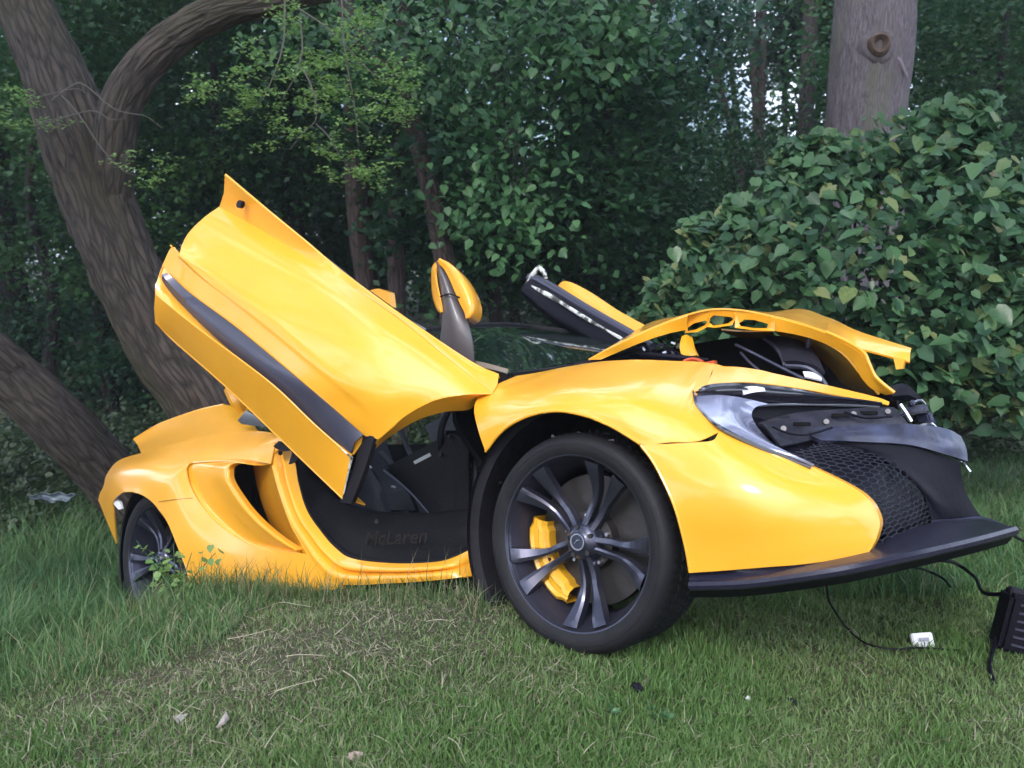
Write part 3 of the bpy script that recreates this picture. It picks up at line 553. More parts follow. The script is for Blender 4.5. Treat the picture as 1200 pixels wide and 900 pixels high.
b = MB(); b.slab(grid([PP([(436, 341, -1.5), (447, 339, -1.5), (459, 343, -1.5)]), PP([(440, 352, -1.5), (450, 352, -1.5), (461, 360, -1.5)])], 10, 6), .05); part(b, 'far_mirror', 'paint', bevel=0)
# ---- near mirror: yellow shell on a tall grey stalk --------------------------------------------------------
b = MB(); rowsm = []
MS = [ # stalk cross-sections: left edge, right edge (photo), depth
  ((508, 432), (556, 432), -.22), ((515, 400), (555, 405), -.20), ((518, 375), (550, 382), -.19), ((517, 349), (538, 350), -.19), ((513, 325), (529, 328), -.19), ((511, 309), (516, 309), -.19)]
for (a, c_, v_) in MS:
    A, B = P(*a, v_), P(*c_, v_ - .02); m_ = .5 * (A + B); rowsm.append([A, m_ + [.02, .03, 0], B, m_ - [.02, .03, 0], A])
G = np.array([cr(r, 17) for r in rowsm]); G = np.stack([cr(G[:, j], 24) for j in range(17)], 1); b.surf(G); stalk = part(b, 'near_mirror', 'gunmetal', sharp=80)
b = MB(); b.tube([P(516, 347.5, -.17), P(527, 344.5, -.16), P(539, 349, -.18)], .003, 6, 8); part(b, 'stalk_joint', 'black', stalk)
SH = [(515, 305.5, .2), (530, 312, 1), (543, 325, 1), (553, 342, 1), (558, 358, 1), (556, 371, 1), (549, 375, .6)]
inn = [(513, 308), (521, 315), (528, 328), (534, 342), (540, 356), (545, 366), (547, 374)]
b = MB(); A = [P(x, y, -.215) for x, y, _ in SH]; B = [P(x, y, -.185) for x, y in inn]
back = [a + [-.03, -.06, .0] for a in A]
b.slab(grid([B, [.5 * (p + q_) + [.025, .02, 0] for p, q_ in zip(A, B)], A, back], 34, 16), .008)
lf = [(514, 306, -.19), (507.5, 312, -.2), (506, 325, -.21), (507.5, 345, -.21), (512, 361, -.2), (517, 367, -.19)]; lf2 = [(514, 309, -.18), (511, 318, -.18), (512, 332, -.18), (515, 346, -.18), (517.5, 358, -.18), (518, 366, -.18)]
b.slab(grid([PP(lf2), PP(lf), [p + [-.03, -.05, 0] for p in PP(lf)]], 26, 8), .007); part(b, 'mirror_shell', 'paint', stalk)

# ---- the raised near door -----------------------------------------------------------------------------------
DL = 36
lines = {
 'bottom': ([(182.5, 377), (205, 400), (262, 450), (330, 515), (402, 584)], .37, .10),
 'crease': ([(182.5, 345), (235, 387), (316, 448), (368, 497), (412.5, 536)], .41, .14),
 'str_lo': ([(186, 324), (206, 349), (250, 394), (310, 447), (365, 494), (413, 533)], .40, .135),
 'str_up': ([(191, 311), (222, 342), (280, 385), (355, 447), (395, 481), (428, 510)], .385, .125),
 's0b': ([(202, 290), (235, 327), (300, 378), (375, 440), (415, 476), (443, 514)], .375, .115),
 's0c': ([(209.5, 299.5), (241, 326), (309, 376), (383, 436), (428, 471), (458, 502)], .372, .113),
 's1': ([(213, 291), (250, 319), (322, 371), (394, 428), (446, 462), (475, 487)], .36, .10),
 's2': ([(222, 274), (270, 303), (345, 355), (420, 408), (470, 445), (508, 469)], .31, .07),
 's3': ([(240, 256), (290, 284), (370, 335), (440, 383), (495, 425), (544, 462)], .25, .02),
 's4': ([(258, 243), (310, 272), (390, 322), (460, 370), (530, 425), (577, 461)], .18, -.05),
}
LN = {k: cr(vrow(*v), DL) for k, v in lines.items()}
def dgrid(keys, nv, bulge=0):
    A = np.array([LN[k] for k in keys]); G = np.stack([cr(A[:, j], nv) for j in range(DL)], 1); return G
b = MB(); b.slab(dgrid(['str_up', 's0b', 's0c', 's1', 's2', 's3', 's4'], 46), .008)
fr_ = [LN[k][-1] for k in ('s0b', 's0c', 's1', 's2', 's3', 's4')]; b.tube(cr(fr_, 24), .004, 6)
b.tube([LN['s0b'][0], LN['s0b'][0] + [-.012, 0, .012]], .004, 5)
b.tube(cr([LN[k][0] for k in ('s1', 's2', 's3', 's4')], 20), .0045, 6)
door = part(b, 'near_door', 'paint', sharp=60)
# upper flange with its plug
b = MB(); f1 = cr(vrow([(264.5, 205), (313, 246), (358, 283), (402, 320), (470, 370), (550, 424), (584, 440)], .235, -.11), DL)
f1b = f1 + np.array([-.02, -.03, -.004]); b.slab(np.array([LN['s4'], .5 * (LN['s4'] + f1) + [0, -.008, -.004], f1]), .008); b.slab(np.array([f1, f1b]), .006); b.tube(f1, .006, 6)
part(b, 'door_upper_flange', 'paint', door, sharp=50)
b = MB(); q_ = P(284, 240, .20); b.tube([q_, q_ + [0, .016, .0]], .019, 20, flat=.8); part(b, 'flange_plug', 'black', door)
# lower sill box
b = MB(); b.slab(np.array([LN['str_lo'], LN['str_lo'] * .5 + LN['crease'] * .5 + [0, .006, 0], LN['crease']]), .006)
b.slab(np.array([LN['crease'], LN['crease'] * .5 + LN['bottom'] * .5 + [0, .004, 0], LN['bottom'], LN['bottom'] + [.0, -.10, -.03]]), .006); b.tube(LN['crease'], .0035, 6); b.tube(LN['bottom'], .005, 6)
b.slab(grid([[LN['str_up'][0], LN['str_lo'][0], LN['crease'][0], LN['bottom'][0]], [LN['str_up'][0] - [0, .1, 0], LN['str_lo'][0] - [0, .1, 0], LN['crease'][0] - [0, .1, 0], LN['bottom'][0] - [0, .1, .03]]], 10, 3), .006)
dss = part(b, 'door_sill_skin', 'paint', door, sharp=40)
b = MB(); b.tube([p + [.002, .003, 0] for p in (LN['crease'][-1], .6 * LN['crease'][-1] + .4 * LN['bottom'][-1], LN['bottom'][-1])], [.0055, .003, .002], 6, 12); b.tube([p + [.0, .003, 0] for p in (LN['crease'][-1], LN['crease'][-2], LN['crease'][-4])], [.005, .0035, .001], 6, 12); part(b, 'scuffed_corner', 'chipped', dss)
b = MB(); su, sl = LN['str_up'].copy(), LN['str_lo'].copy(); t = np.linspace(0, 1, DL)[:, None]
tip = P(195, 326, .392); k_ = np.clip(t / .12, 0, 1) ** .5; c_ = .5 * (su + sl); su2 = c_ + (su - c_) * k_ * .98; sl2 = c_ + (sl - c_) * k_ * .86
b.slab(np.array([su2, .5 * (su2 + sl2) + [0, .012, .006], sl2])[:, 2:] + [.0, .006, .002], .01); part(b, 'door_trim_strip', 'trim', door)
b = MB(); b.slab(np.array([LN['str_lo'] + [0, .001, 0], .5 * (LN['str_lo'] + LN['str_up']), LN['str_up'] + [0, 0.001, 0]]) - [0, .008, .0], .006); part(b, 'door_trim_channel', 'paint', door)
# front end: rubber seal, orange-shadowed return flange, inner shell
ret = cr(PP([(417, 553, .11), (445, 520, .08), (484, 494, .05), (520, 482, .0), (550, 479, -.06), (560, 465, -.09)]), 24)
b = MB(); b.slab(np.array([cr(fr_, 24), ret]), .006); part(b, 'door_front_return', 'paint', door)
b = MB(); b.slab(grid([PP([(426, 509, .115), (420, 535, .11), (411, 562, .10), (401, 588, .09)]), PP([(441, 514, .12), (433, 540, .11), (425, 562, .10), (414, 590, .09)])], 14, 4), .02); b.tube(PP([(428, 514, .12), (437, 512, .12), (442, 517, .11)]), .009, 6, 6); part(b, 'door_end_seal', 'black_dusty', door)
inn_ = np.array([LN['bottom'], LN['s1'], LN['s3'], LN['s4']]) - [0, .09, .01]; b = MB(); b.slab(inn_[:, 1:-3], .01); part(b, 'door_inner_shell', 'black', door)
b = MB(); b.tube(cr(PP([(380, 304, .0), (430, 343, -.04), (475, 375, -.10), (497, 388, -.13)]), 16) + [-.01, -.02, .006], .009, 6); part(b, 'door_glass_edge', 'gloss_black', door)
b = MB(); b.tube(PP([(270, 455, -.05), (278, 470, -.06), (283, 482, -.08)]), [.03, .035, .02], 8, 8); part(b, 'door_latch_housing', 'paint', door)

# ---- rear quarter ---------------------------------------------------------------------------------------------
colsR = [
 [(137, 637, -.10), (124, 606, -.10), (116, 586, -.10)],
 [(134, 600, -.03), (126, 588, -.06), (118, 578, -.12)],
 [(133, 587, .0), (128, 576, -.02), (122, 570, -.10)],
 [(143, 577.5, .02), (134, 562, .0), (126, 556, -.12)],
 [(150, 576, .025), (144, 552, .01), (140, 540, -.14)],
 [(158, 576.5, .03), (162, 548, .02), (168, 531, -.15)],
 [(168, 580, .03), (184, 550, .025), (198, 523, -.12)],
 [(178, 587, .03), (196, 560, .025), (222, 538, -.02)],
 [(186, 596, .03), (204, 572, .025), (219, 552, -.01)],
 [(197, 612, .03), (212, 592, .025), (226, 575, -.01)],
 [(208, 638, .03), (224, 616, .02), (243, 600, -.01)],
 [(218, 664, .02), (240, 640, .015), (264, 621, -.01)],
 [(228, 695, .01), (262, 664, .01), (290, 637, -.01)],
 [(262, 697, .0), (285, 672, .005), (308, 643.5, -.01)],
 [(300, 696, .0), (318, 672, .0), (332, 646, -.005)],
 [(350, 694, -.0), (352, 672, -.0), (350, 647.5, .0)],
 [(402, 690, -.0), (398, 678, .0), (366, 652, .0)],
]
SK3 = np.array([p for c in colsR for p in c] + [(200, 522, -.14), (250, 510, -.17), (300, 506, -.15), (326, 509, -.11), (212, 533, -.065), (250, 527, -.065), (290, 524, -.055), (322, 524, -.045), (252, 539, -.02), (285, 538, -.02), (318, 543, -.01)], float)
_x3 = SK3[:, :2] / 100; _S3 = np.linalg.solve(np.block([[_tp(np.linalg.norm(_x3[:, None] - _x3[None], axis=2)) + .03 * np.eye(len(_x3)), np.c_[np.ones(len(_x3)), _x3]], [np.c_[np.ones(len(_x3)), _x3].T, np.zeros((3, 3))]]), np.r_[SK3[:, 2], 0, 0, 0])
def rear_v(x, y): q = np.array([x, y]) / 100; return float(_tp(np.linalg.norm(_x3 - q, axis=1)) @ _S3[:-3] + _S3[-3] + _S3[-2:] @ q)
def PR(pts, off=0.): return [P(p[0], p[1], rear_v(p[0], p[1]) + off) for p in pts]
print('rear fit', max(abs(rear_v(a, b_) - c_) for a, b_, c_ in SK3))
G = np.array([cr(PR(c), 16) for c in colsR]); G = np.stack([cr(G[:, j], 90) for j in range(16)], 1)
b = MB(); b.slab(G, .007); b.tube(cr(PR([c[0] for c in colsR[1:13]]), 60), .004, 6)
b.slab(grid([PR([(168, 531, -.15), (200, 522, -.14), (250, 510, -.17), (300, 506, -.16), (326, 509, -.10)]), PR([(190, 536, -.07), (212, 533, -.06), (250, 527, -.06), (290, 524, -.05), (322, 524, -.04)]), PR([(205, 546, -.02), (222, 542.5, -.02), (252, 540, -.02), (285, 539, -.02), (318, 544, -.005)])], 50, 14), .007)
rear = part(b, 'rear_fender', 'paint', sharp=60)
b = MB(); b.tube(cr(PR([(186, 588), (200, 586), (215, 584.5), (226, 583.5)], .004), 20), .0012, 5); part(b, 'gap_and_crease_shade', 'black', rear)
b = MB(); q_ = [(133, 588, -.03), (138, 584, -.03), (143, 588, -.03), (145, 596, -.03), (141, 597, -.03)]; b.prism(PP(q_), (0, .01, 0)); part(b, 'torn_liner_clip', 'white', rear)
# raised tail panel
tl = [(158, 515, -.34), (183, 500, -.36), (205, 491, -.38), (235, 481, -.40), (262, 475, -.42), (288, 483, -.42)]
tm = [(163, 522, -.30), (190, 510, -.30), (215, 502, -.30), (245, 494, -.30), (270, 490, -.30), (292, 492, -.32)]
tb = [(167, 531, -.20), (196, 523, -.18), (225, 516, -.18), (250, 511, -.18), (282, 509, -.17), (305, 508, -.16)]
b = MB(); b.slab(grid([PP(tl), PP(tm), PP(tb)], 50, 14), .008); b.tube(cr(PP(tl[:5]), 30), .010, 6); b.tube(cr(PP([tl[0], tm[0], tb[0]]), 10), .007, 6)
b.slab(grid([PP(tl), [p + [.0, -.5, -.02] for p in PP(tl)]], 30, 4), .008); tpn = part(b, 'tail_panel', 'paint', sharp=50)
b = MB(); b.tube(cr([p + [.004, .006, -.004] for p in PP(tb[:5])], 40), [.003, .003, .002, .001], 5); part(b, 'gap_and_crease_shade', 'black', tpn)  # black tube standing in for the shaded crease under the tail panel
b = MB(); b.prism(PP([(281, 493, -.16), (291, 481, -.16), (300, 486, -.16), (315, 501, -.16), (300, 499, -.16), (286, 497, -.16)]), (0, .012, 0)); part(b, 'engine_bay_vent', 'gloss_black')
# shoulder, jamb and sill
E_ = [(340, 520, -.12), (347, 541, -.10), (351, 565, -.08), (362, 598, -.06), (380, 624, -.05), (396, 641, -.045), (416, 653, -.04), (460, 659, -.04), (505, 658.5, -.04), (530, 654, -.06), (557, 640, -.13)]
O_ = [(316, 520, -.06), (319, 545, -.02), (325, 568, -.01), (340, 612, .0), (358, 642, .0), (372, 664, .0), (398, 684, .0), (460, 683, .0), (505, 680, .0), (538, 677, -.02), (566, 675, -.11)]
r1 = [.68 * p + .32 * q_ + [.0, .016, .0] for p, q_ in zip(PP(O_), PP(E_))]; r15 = [.52 * p + .48 * q_ + [.0, -.010, .0] for p, q_ in zip(PP(O_), PP(E_))]; r2 = [.34 * p + .66 * q_ + [.0, .020, .0] for p, q_ in zip(PP(O_), PP(E_))]
b = MB(); b.slab(grid([PP(O_), r1, r15, r2, PP(E_)], 90, 26), .007); b.tube(cr(PP(E_), 70), .004, 6); part(b, 'door_jamb_and_sill', 'paint', sharp=55)
b = MB(); b.slab(grid([PP([(288, 536, -.06), (296, 520, -.09), (322, 508, -.12)]), PP([(292, 538, -.03), (304, 524, -.06), (330, 512, -.09)]), PP([(318, 545, -.02), (324, 530, -.05), (342, 519, -.08)])], 14, 12) + [0, .004, 0], .006); part(b, 'jamb_shoulder', 'paint')
b = MB(); b.prism(PP([(323, 523, -.03), (329, 517, -.03), (338, 522, -.03), (341, 528, -.03), (334, 529, -.03), (327, 526, -.03)]), (0, .012, 0)); b.tube([P(328.5, 531, -.035), P(328.5, 531, -.02)], .010, 8); b.prism(PP([(341, 544, -.04), (346, 528, -.04), (352, 538, -.04), (350, 540, -.04)]), (0, .012, 0)); part(b, 'door_striker', 'black')
# intake
A_ = [(319, 544, -.02), (280, 539.5, -.02), (225, 542, -.015), (217.5, 548, -.01), (219, 560, -.01), (231, 584, -.01), (250, 607, -.01), (280, 633, -.01), (307, 643.5, -.01), (348, 648, .0)]
B_ = [(299, 545, -.01), (280, 542, .012), (269, 546, .02), (266.5, 553, .025), (269, 566, .03), (286, 592, .035), (300, 608, .035), (314, 621, .035), (330, 633.5, .03), (348, 645, .008)]
b = MB(); mid = [.5 * (p + q_) + [0, -.018, 0] for p, q_ in zip(PP(A_), PP(B_))]; mid2 = [.15 * p + .85 * q_ + [0, -.002, 0] for p, q_ in zip(PP(A_), PP(B_))]
mid0 = [.9 * p + .1 * q_ + [0, -.016, 0] for p, q_ in zip(PP(A_), PP(B_))]
b.slab(grid([PP(A_), mid0, mid, mid2, PP(B_), [p + [.0, -.03, .0] for p in PP(B_)]], 90, 26), .006); b.tube(cr(PP(B_[2:]), 50), .004, 6); b.tube(cr(PP(A_[2:]), 60), .0035, 6); part(b, 'side_intake_blade', 'paint', sharp=55)
b = MB(); b.slab(grid([PP([(258, 535, -.20), (290, 532, -.22), (320, 536, -.24)]), PP([(258, 580, -.20), (295, 590, -.22), (322, 590, -.24)]), PP([(285, 620, -.15), (320, 640, -.16), (360, 655, -.16)])], 8, 8), .01); part(b, 'side_intake_duct', 'cabin')
b = MB(); b.slab(grid([PP([(297, 541, -.20), (302, 570, -.20), (312, 602, -.19), (326, 630, -.15), (347, 650, -.06)]), PP([(310, 541, -.10), (317, 570, -.09), (328, 600, -.08), (340, 626, -.06), (354, 650, -.03)]), PP([(319, 542, -.02), (325, 568, -.01), (340, 612, .0), (352, 634, .0), (364, 656, .0)])], 40, 10), .006); part(b, 'intake_pillar', 'paint')

# ---- cabin ------------------------------------------------------------------------------------------------------------
b = MB(); E2 = [(x, y, v - .005) for x, y, v in E_]; ins = [(375, 540, -.22), (378, 545, -.22), (380, 560, -.22), (386, 580, -.22), (400, 588, -.22), (420, 596, -.22), (445, 601, -.22), (475, 602, -.22), (505, 602, -.22), (530, 600, -.22), (556, 597, -.22)]
ms = [.72 * p + .28 * q_ + [0, .012, 0] for p, q_ in zip(PP(E2), PP(ins))]; ms2 = [.35 * p + .65 * q_ + [0, .03, 0] for p, q_ in zip(PP(E2), PP(ins))]
b.slab(grid([PP(E2), ms, ms2, PP(ins), [p + [0, -.06, -.05] for p in PP(ins)]], 70, 22), .01); b.tube(cr([p + [0, .004, .0] for p in PP(E2)], 70), .011, 8); tub = part(b, 'carbon_tub_sill', 'cabin', sharp=60)
b = MB(); b.tube([P(441, 611, -.105), P(441, 611, -.085)], .008, 10); part(b, 'sill_plug', 'cabin_grey', tub)
b = MB()
b.slab(grid([[[-.38, -.30, -.2], [-.38, -.30, .52]], [[-.38, -1.6, -.2], [-.38, -1.6, .5]]], 4, 4), .02)            # front bulkhead
b.slab(grid([[[-1.95, -.2, -.1], [-2.0, -.2, .5]], [[-1.95, -1.6, -.1], [-2.0, -1.6, .5]]], 4, 4), .02)            # rear bulkhead
b.slab(grid([[[-1.9, -.2, -.08], [-.35, -.2, -.08]], [[-1.9, -1.6, -.08], [-.35, -1.6, -.08]]], 4, 4), .02)          # floor
b.slab(grid([[[-1.8, -.85, -.1], [-.4, -.85, -.1]], [[-1.8, -.85, .22], [-.4, -.85, .38]], [[-1.8, -.98, .22], [-.4, -.98, .38]]], 6, 5), .02)
b.slab(grid([[[-1.9, -1.62, -.1], [-.3, -1.62, -.1]], [[-1.9, -1.6, .5], [-.3, -1.6, .5]]], 4, 4), .02)
b.slab(grid([[[-.3, -.30, .50], [-.3, -1.55, .50]], [[-.62, -.28, .55], [-.62, -1.55, .55]], [[-.72, -.30, .46], [-.72, -1.55, .46]], [[-.6, -.3, .28], [-.6, -1.55, .28]]], 10, 10), .02)  # dashboard
part(b, 'cabin_shell', 'cabin')
b = MB(); kb = PP([(452, 549, -.42), (532, 508, -.36), (540, 511, -.35), (552, 530, -.30), (552, 597, -.28), (536, 603, -.29), (504, 602, -.33)]); b.prism(kb, (-.0, .012, .004)); kp = part(b, 'footwell_board', 'cabin', bevel=.002, smooth=False)
b = MB(); b.prism([p + [0, .016, .005] for p in PP([(488, 542, -.385), (507, 532, -.37), (509, 535.5, -.37), (490, 545.5, -.385)])], (0, .002, 0)); part(b, 'warning_label', 'white', kp, smooth=False)
b = MB()
for q_ in ((458, 551, -.40), (531, 513, -.35), (521, 534, -.35)): b = MB(); b.tube([P(*q_) + [0, .014, .004], P(*q_) + [0, .024, .006]], .009, 8); part(b, 'board_fastener', 'cabin_grey', kp)
b = MB(); b.tube(PP([(504, 602, -.32), (478, 574, -.36), (450, 551, -.40)]) , .006, 6, 8); part(b, 'board_edge', 'trim', kp)
b = MB(); b.slab(grid([PP([(418, 560, -.35), (424, 546, -.35), (434, 552, -.32), (440, 575, -.28), (447, 600, -.26)]), PP([(424, 562, -.30), (430, 552, -.29), (440, 562, -.27), (449, 582, -.25), (456, 602, -.24)]), PP([(414, 575, -.33), (420, 580, -.3), (426, 588, -.28), (432, 596, -.26), (440, 604, -.25)])], 20, 8), .02); part(b, 'seat_bolster', 'cabin_grey')
b = MB(); b.slab(grid([[[-1.75, -.32, .55], [-1.78, -.55, .6], [-1.75, -.8, .55]], [[-1.5, -.3, .15], [-1.55, -.55, .12], [-1.5, -.8, .15]], [[-1.0, -.28, .1], [-1.0, -.55, .04], [-1.0, -.8, .1]]], 12, 16), .06); part(b, 'seat', 'cabin_grey')
b = MB()
for pts in ([(470, 505, -.5), (480, 530, -.48), (490, 540, -.46)], [(540, 485, -.42), (546, 510, -.38), (556, 540, -.34), (556, 590, -.30)], [(446, 530, -.55), (470, 555, -.5), (490, 575, -.45)]): b.tube(PP(pts), .012, 6, 10)
b.slab(grid([PP([(500, 500, -.55), (520, 490, -.55), (540, 484, -.5)]), PP([(508, 520, -.5), (525, 512, -.5), (545, 505, -.45)])], 6, 5), .02); b.slab(grid([PP([(455, 580, -.5), (480, 575, -.5)]), PP([(460, 600, -.45), (490, 600, -.45)])], 4, 4), .03); part(b, 'door_loom', 'cabin_grey')
b = MB(); b.tube(PP([(429, 543, -.1), (435, 548, -.1)]), .004, 5); b.tube(PP([(459, 570, -.4), (463, 571, -.4)]), .005, 5); part(b, 'bright_clip', 'white')
# steering wheel behind the door opening
b = MB(); ctr = np.array([-.85, -.52, .42]); ring = [ctr + [.05 * math.cos(a), .17 * math.sin(a), .17 * math.cos(a)] for a in np.linspace(0, 2 * math.pi, 33)]; b.tube(ring, .014, 8); b.box(ctr, (.03, .3, .03)); part(b, 'steering_wheel', 'cabin_grey')

def lettering(body, p0, p1, depth, m, parent, shear=.25, name='lettering', out=(0, 1, 0), tall=1.0):
    cu = bpy.data.curves.new(name, 'FONT'); cu.body = body; cu.extrude = .01; cu.offset = .006; cu.shear = shear; tmp = bpy.data.objects.new('tmp_text', cu); C.objects.link(tmp)
    bpy.context.view_layer.update(); me = bpy.data.meshes.new_from_object(tmp.evaluated_get(bpy.context.evaluated_depsgraph_get())); bpy.data.objects.remove(tmp)
    V = np.array([v.co[:] for v in me.vertices]); W_ = V[:, 0].max(); A, B = np.array(p0), np.array(p1); s = np.linalg.norm(B - A) / W_
    X = (B - A) / np.linalg.norm(B - A); Z = np.array(out, float); Z = Z - X * (X @ Z); Z /= np.linalg.norm(Z); Y = np.cross(Z, X); Y *= 1 if Y[2] > 0 else -1
    Q = A + (V[:, :1] * X + V[:, 1:2] * tall * Y) * s + Z * (V[:, 2:3] * depth)
    me.vertices.foreach_set('co', ((Q - BASE) * [1, -1, 1]).astype(np.float32).ravel()); me.materials.clear(); me.update(); return link(name, me, m, parent, False)
lettering('McLaren', P(427, 639, -.045), P(502, 636, -.045), .15, mat('sill_lettering_black', (.015, .012, .012), .5, spec=.1), tub, .3, 'sill_lettering', tall=.75)
# ------------------------------------------------------------------ terrain
TP = np.array([(0, 0, 0), (-1, 1, -.02), (1, 1, 0), (0, 1.8, 0), (.2, 2.2, .0), (.9, 2, .0), (-.15, 2.45, .05), (-.75, 2.8, -.10), (-1.25, 3.12, -.21), (-1.82, 3.75, -.70), (-1.68, 3.6, -.58), (-1.6, 3.4, -.47), (-1.46, 2.98, -.28), (-1.30, 3.3, -.27),
    (-1.45, 2.5, -.17), (-2.0, 2.9, -.42), (-2.6, 3.6, -.72), (-3, 5, -.9), (-1, 5, -1.0), (-1.5, 4.3, -.9), (-.2, 3.4, -.4), (1.3, 3.4, -.30), (2.5, 3, -.12), (3, 5, -.3), (1.2, 5, -.6),
    (2, 1.5, 0), (4, 3, 0), (-3, 1.5, -.1), (-4, 3, -.5), (0, 8, -1), (-5, 8, -1), (5, 9, -.5), (0, 14, -.8), (-8, 14, -.9), (9, 14, -.3), (0, 25, -.4), (-20, 25, -.4), (20, 25, 0), (0, -5, 0), (-8, -5, 0), (8, -5, 0), (-10, 3, -.4), (10, 3, 0), (0, 60, 0), (60, 60, 0), (-60, 60, 0), (-60, -60, 0), (60, -60, 0), (-.3, 3.9, -.7), (.5, 3.0, -.12)], float)
_K = np.linalg.norm(TP[:, None, :2] - TP[None, :, :2], axis=2); _n = len(TP)
_A = np.block([[_K, np.ones((_n, 1))], [np.ones((1, _n)), np.zeros((1, 1))]]); _w = np.linalg.solve(_A, np.append(TP[:, 2], 0))
def ground(x, y):
    x = np.atleast_1d(np.asarray(x, float)); y = np.atleast_1d(np.asarray(y, float)); out = np.empty(len(x))
    for i in range(0, len(x), 20000):
        X = np.stack([x[i:i + 20000], y[i:i + 20000]], 1); d = np.linalg.norm(X[:, None] - TP[None, :, :2], axis=2); out[i:i + 20000] = d @ _w[:-1] + _w[-1]
    return out + .012 * np.sin(x * 7 + 1.3 * np.sin(y * 5)) * np.cos(y * 6.1 + x) + .006 * np.sin(x * 19 + y * 7) * np.sin(y * 23)
def gz(x, y): return float(ground(x, y)[0])
xs = np.concatenate([np.linspace(-120, -12, 12), np.linspace(-11, -4, 20), np.linspace(-3.9, 3.9, 150), np.linspace(4, 11, 20), np.linspace(12, 120, 12)])
ys = np.concatenate([np.linspace(-110, -8, 10), np.linspace(-7, .4, 14), np.linspace(.5, 6.5, 130), np.linspace(6.7, 16, 34), np.linspace(17, 40, 14), np.linspace(45, 130, 12)])
XX, YY = np.meshgrid(xs, ys); ZZ = ground(XX.ravel(), YY.ravel())
ZZ = np.where(np.hypot(XX.ravel(), YY.ravel()) > 90, 0, ZZ)
i, j = np.meshgrid(np.arange(len(ys) - 1), np.arange(len(xs) - 1), indexing='ij'); a_ = (i * len(xs) + j).ravel(); F = np.stack([a_, a_ + 1, a_ + 1 + len(xs), a_ + len(xs)], 1)
gm = bpy.data.materials.new('earth_and_thatch'); gm.use_nodes = True; t = gm.node_tree; bb = t.nodes['Principled BSDF']; bb.inputs['Roughness'].default_value = .95
tcn = t.nodes.new('ShaderNodeTexCoord'); n1 = t.nodes.new('ShaderNodeTexNoise'); n1.inputs['Scale'].default_value = 60; n1.inputs['Detail'].default_value = 8
n2 = t.nodes.new('ShaderNodeTexNoise'); n2.inputs['Scale'].default_value = 1.4; n2.inputs['Detail'].default_value = 5
r1_ = t.nodes.new('ShaderNodeValToRGB'); r1_.color_ramp.elements[0].position = .35; r1_.color_ramp.elements[1].position = .7
r1_.color_ramp.elements[0].color = (.03, .032, .014, 1); r1_.color_ramp.elements[1].color = (.12, .105, .06, 1)
r2_ = t.nodes.new('ShaderNodeValToRGB'); r2_.color_ramp.elements[0].position = .4; r2_.color_ramp.elements[1].position = .6
r2_.color_ramp.elements[0].color = (.035, .055, .02, 1); r2_.color_ramp.elements[1].color = (.09, .08, .045, 1)
mm = t.nodes.new('ShaderNodeMix'); mm.data_type = 'RGBA'; mm.inputs['Factor'].default_value = .5
t.links.new(tcn.outputs['Object'], n1.inputs['Vector']); t.links.new(tcn.outputs['Object'], n2.inputs['Vector']); t.links.new(n1.outputs['Fac'], r1_.inputs['Fac']); t.links.new(n2.outputs['Fac'], r2_.inputs['Fac'])
t.links.new(r1_.outputs['Color'], mm.inputs['A']); t.links.new(r2_.outputs['Color'], mm.inputs['B']); t.links.new(mm.outputs['Result'], bb.inputs['Base Color'])
bn = t.nodes.new('ShaderNodeBump'); bn.inputs['Strength'].default_value = 1; bn.inputs['Distance'].default_value = .03; t.links.new(n1.outputs['Fac'], bn.inputs['Height']); t.links.new(bn.outputs['Normal'], bb.inputs['Normal'])
tag(link('ground', mesh_from('ground', np.stack([XX.ravel(), YY.ravel(), ZZ], 1), F), gm), kind='structure')

# ------------------------------------------------------------------ grass
def vcol_mat(name, rough=.6, trans=.3):
    m = bpy.data.materials.new(name); m.use_nodes = True; t = m.node_tree; b = t.nodes['Principled BSDF']; out = t.nodes['Material Output']
    a = t.nodes.new('ShaderNodeAttribute'); a.attribute_name = 'blade_colour'; t.links.new(a.outputs['Color'], b.inputs['Base Color']); b.inputs['Roughness'].default_value = rough
    tr = t.nodes.new('ShaderNodeBsdfTranslucent'); mx_ = t.nodes.new('ShaderNodeMixShader'); mx_.inputs[0].default_value = trans
    t.links.new(a.outputs['Color'], tr.inputs['Color']); t.links.new(b.outputs[0], mx_.inputs[1]); t.links.new(tr.outputs[0], mx_.inputs[2]); t.links.new(mx_.outputs[0], out.inputs['Surface']); return m
GRASS = vcol_mat('grass_blade')
def sn(x, y, s, seed=0.):
    """cheap smooth noise, 0..1"""
    r_ = np.random.default_rng(int(seed * 10) + 3); v = np.zeros_like(x)
    for k in range(7):
        a = r_.uniform(0, 2 * math.pi); f = s * r_.uniform(.6, 1.7); v += np.sin((x * math.cos(a) + y * math.sin(a)) * f + r_.uniform(0, 9) + 1.2 * np.sin((x * math.sin(a) - y * math.cos(a)) * f * .7 + r_.uniform(0, 9)))
    return .5 + .5 * np.tanh(v / 2.6)
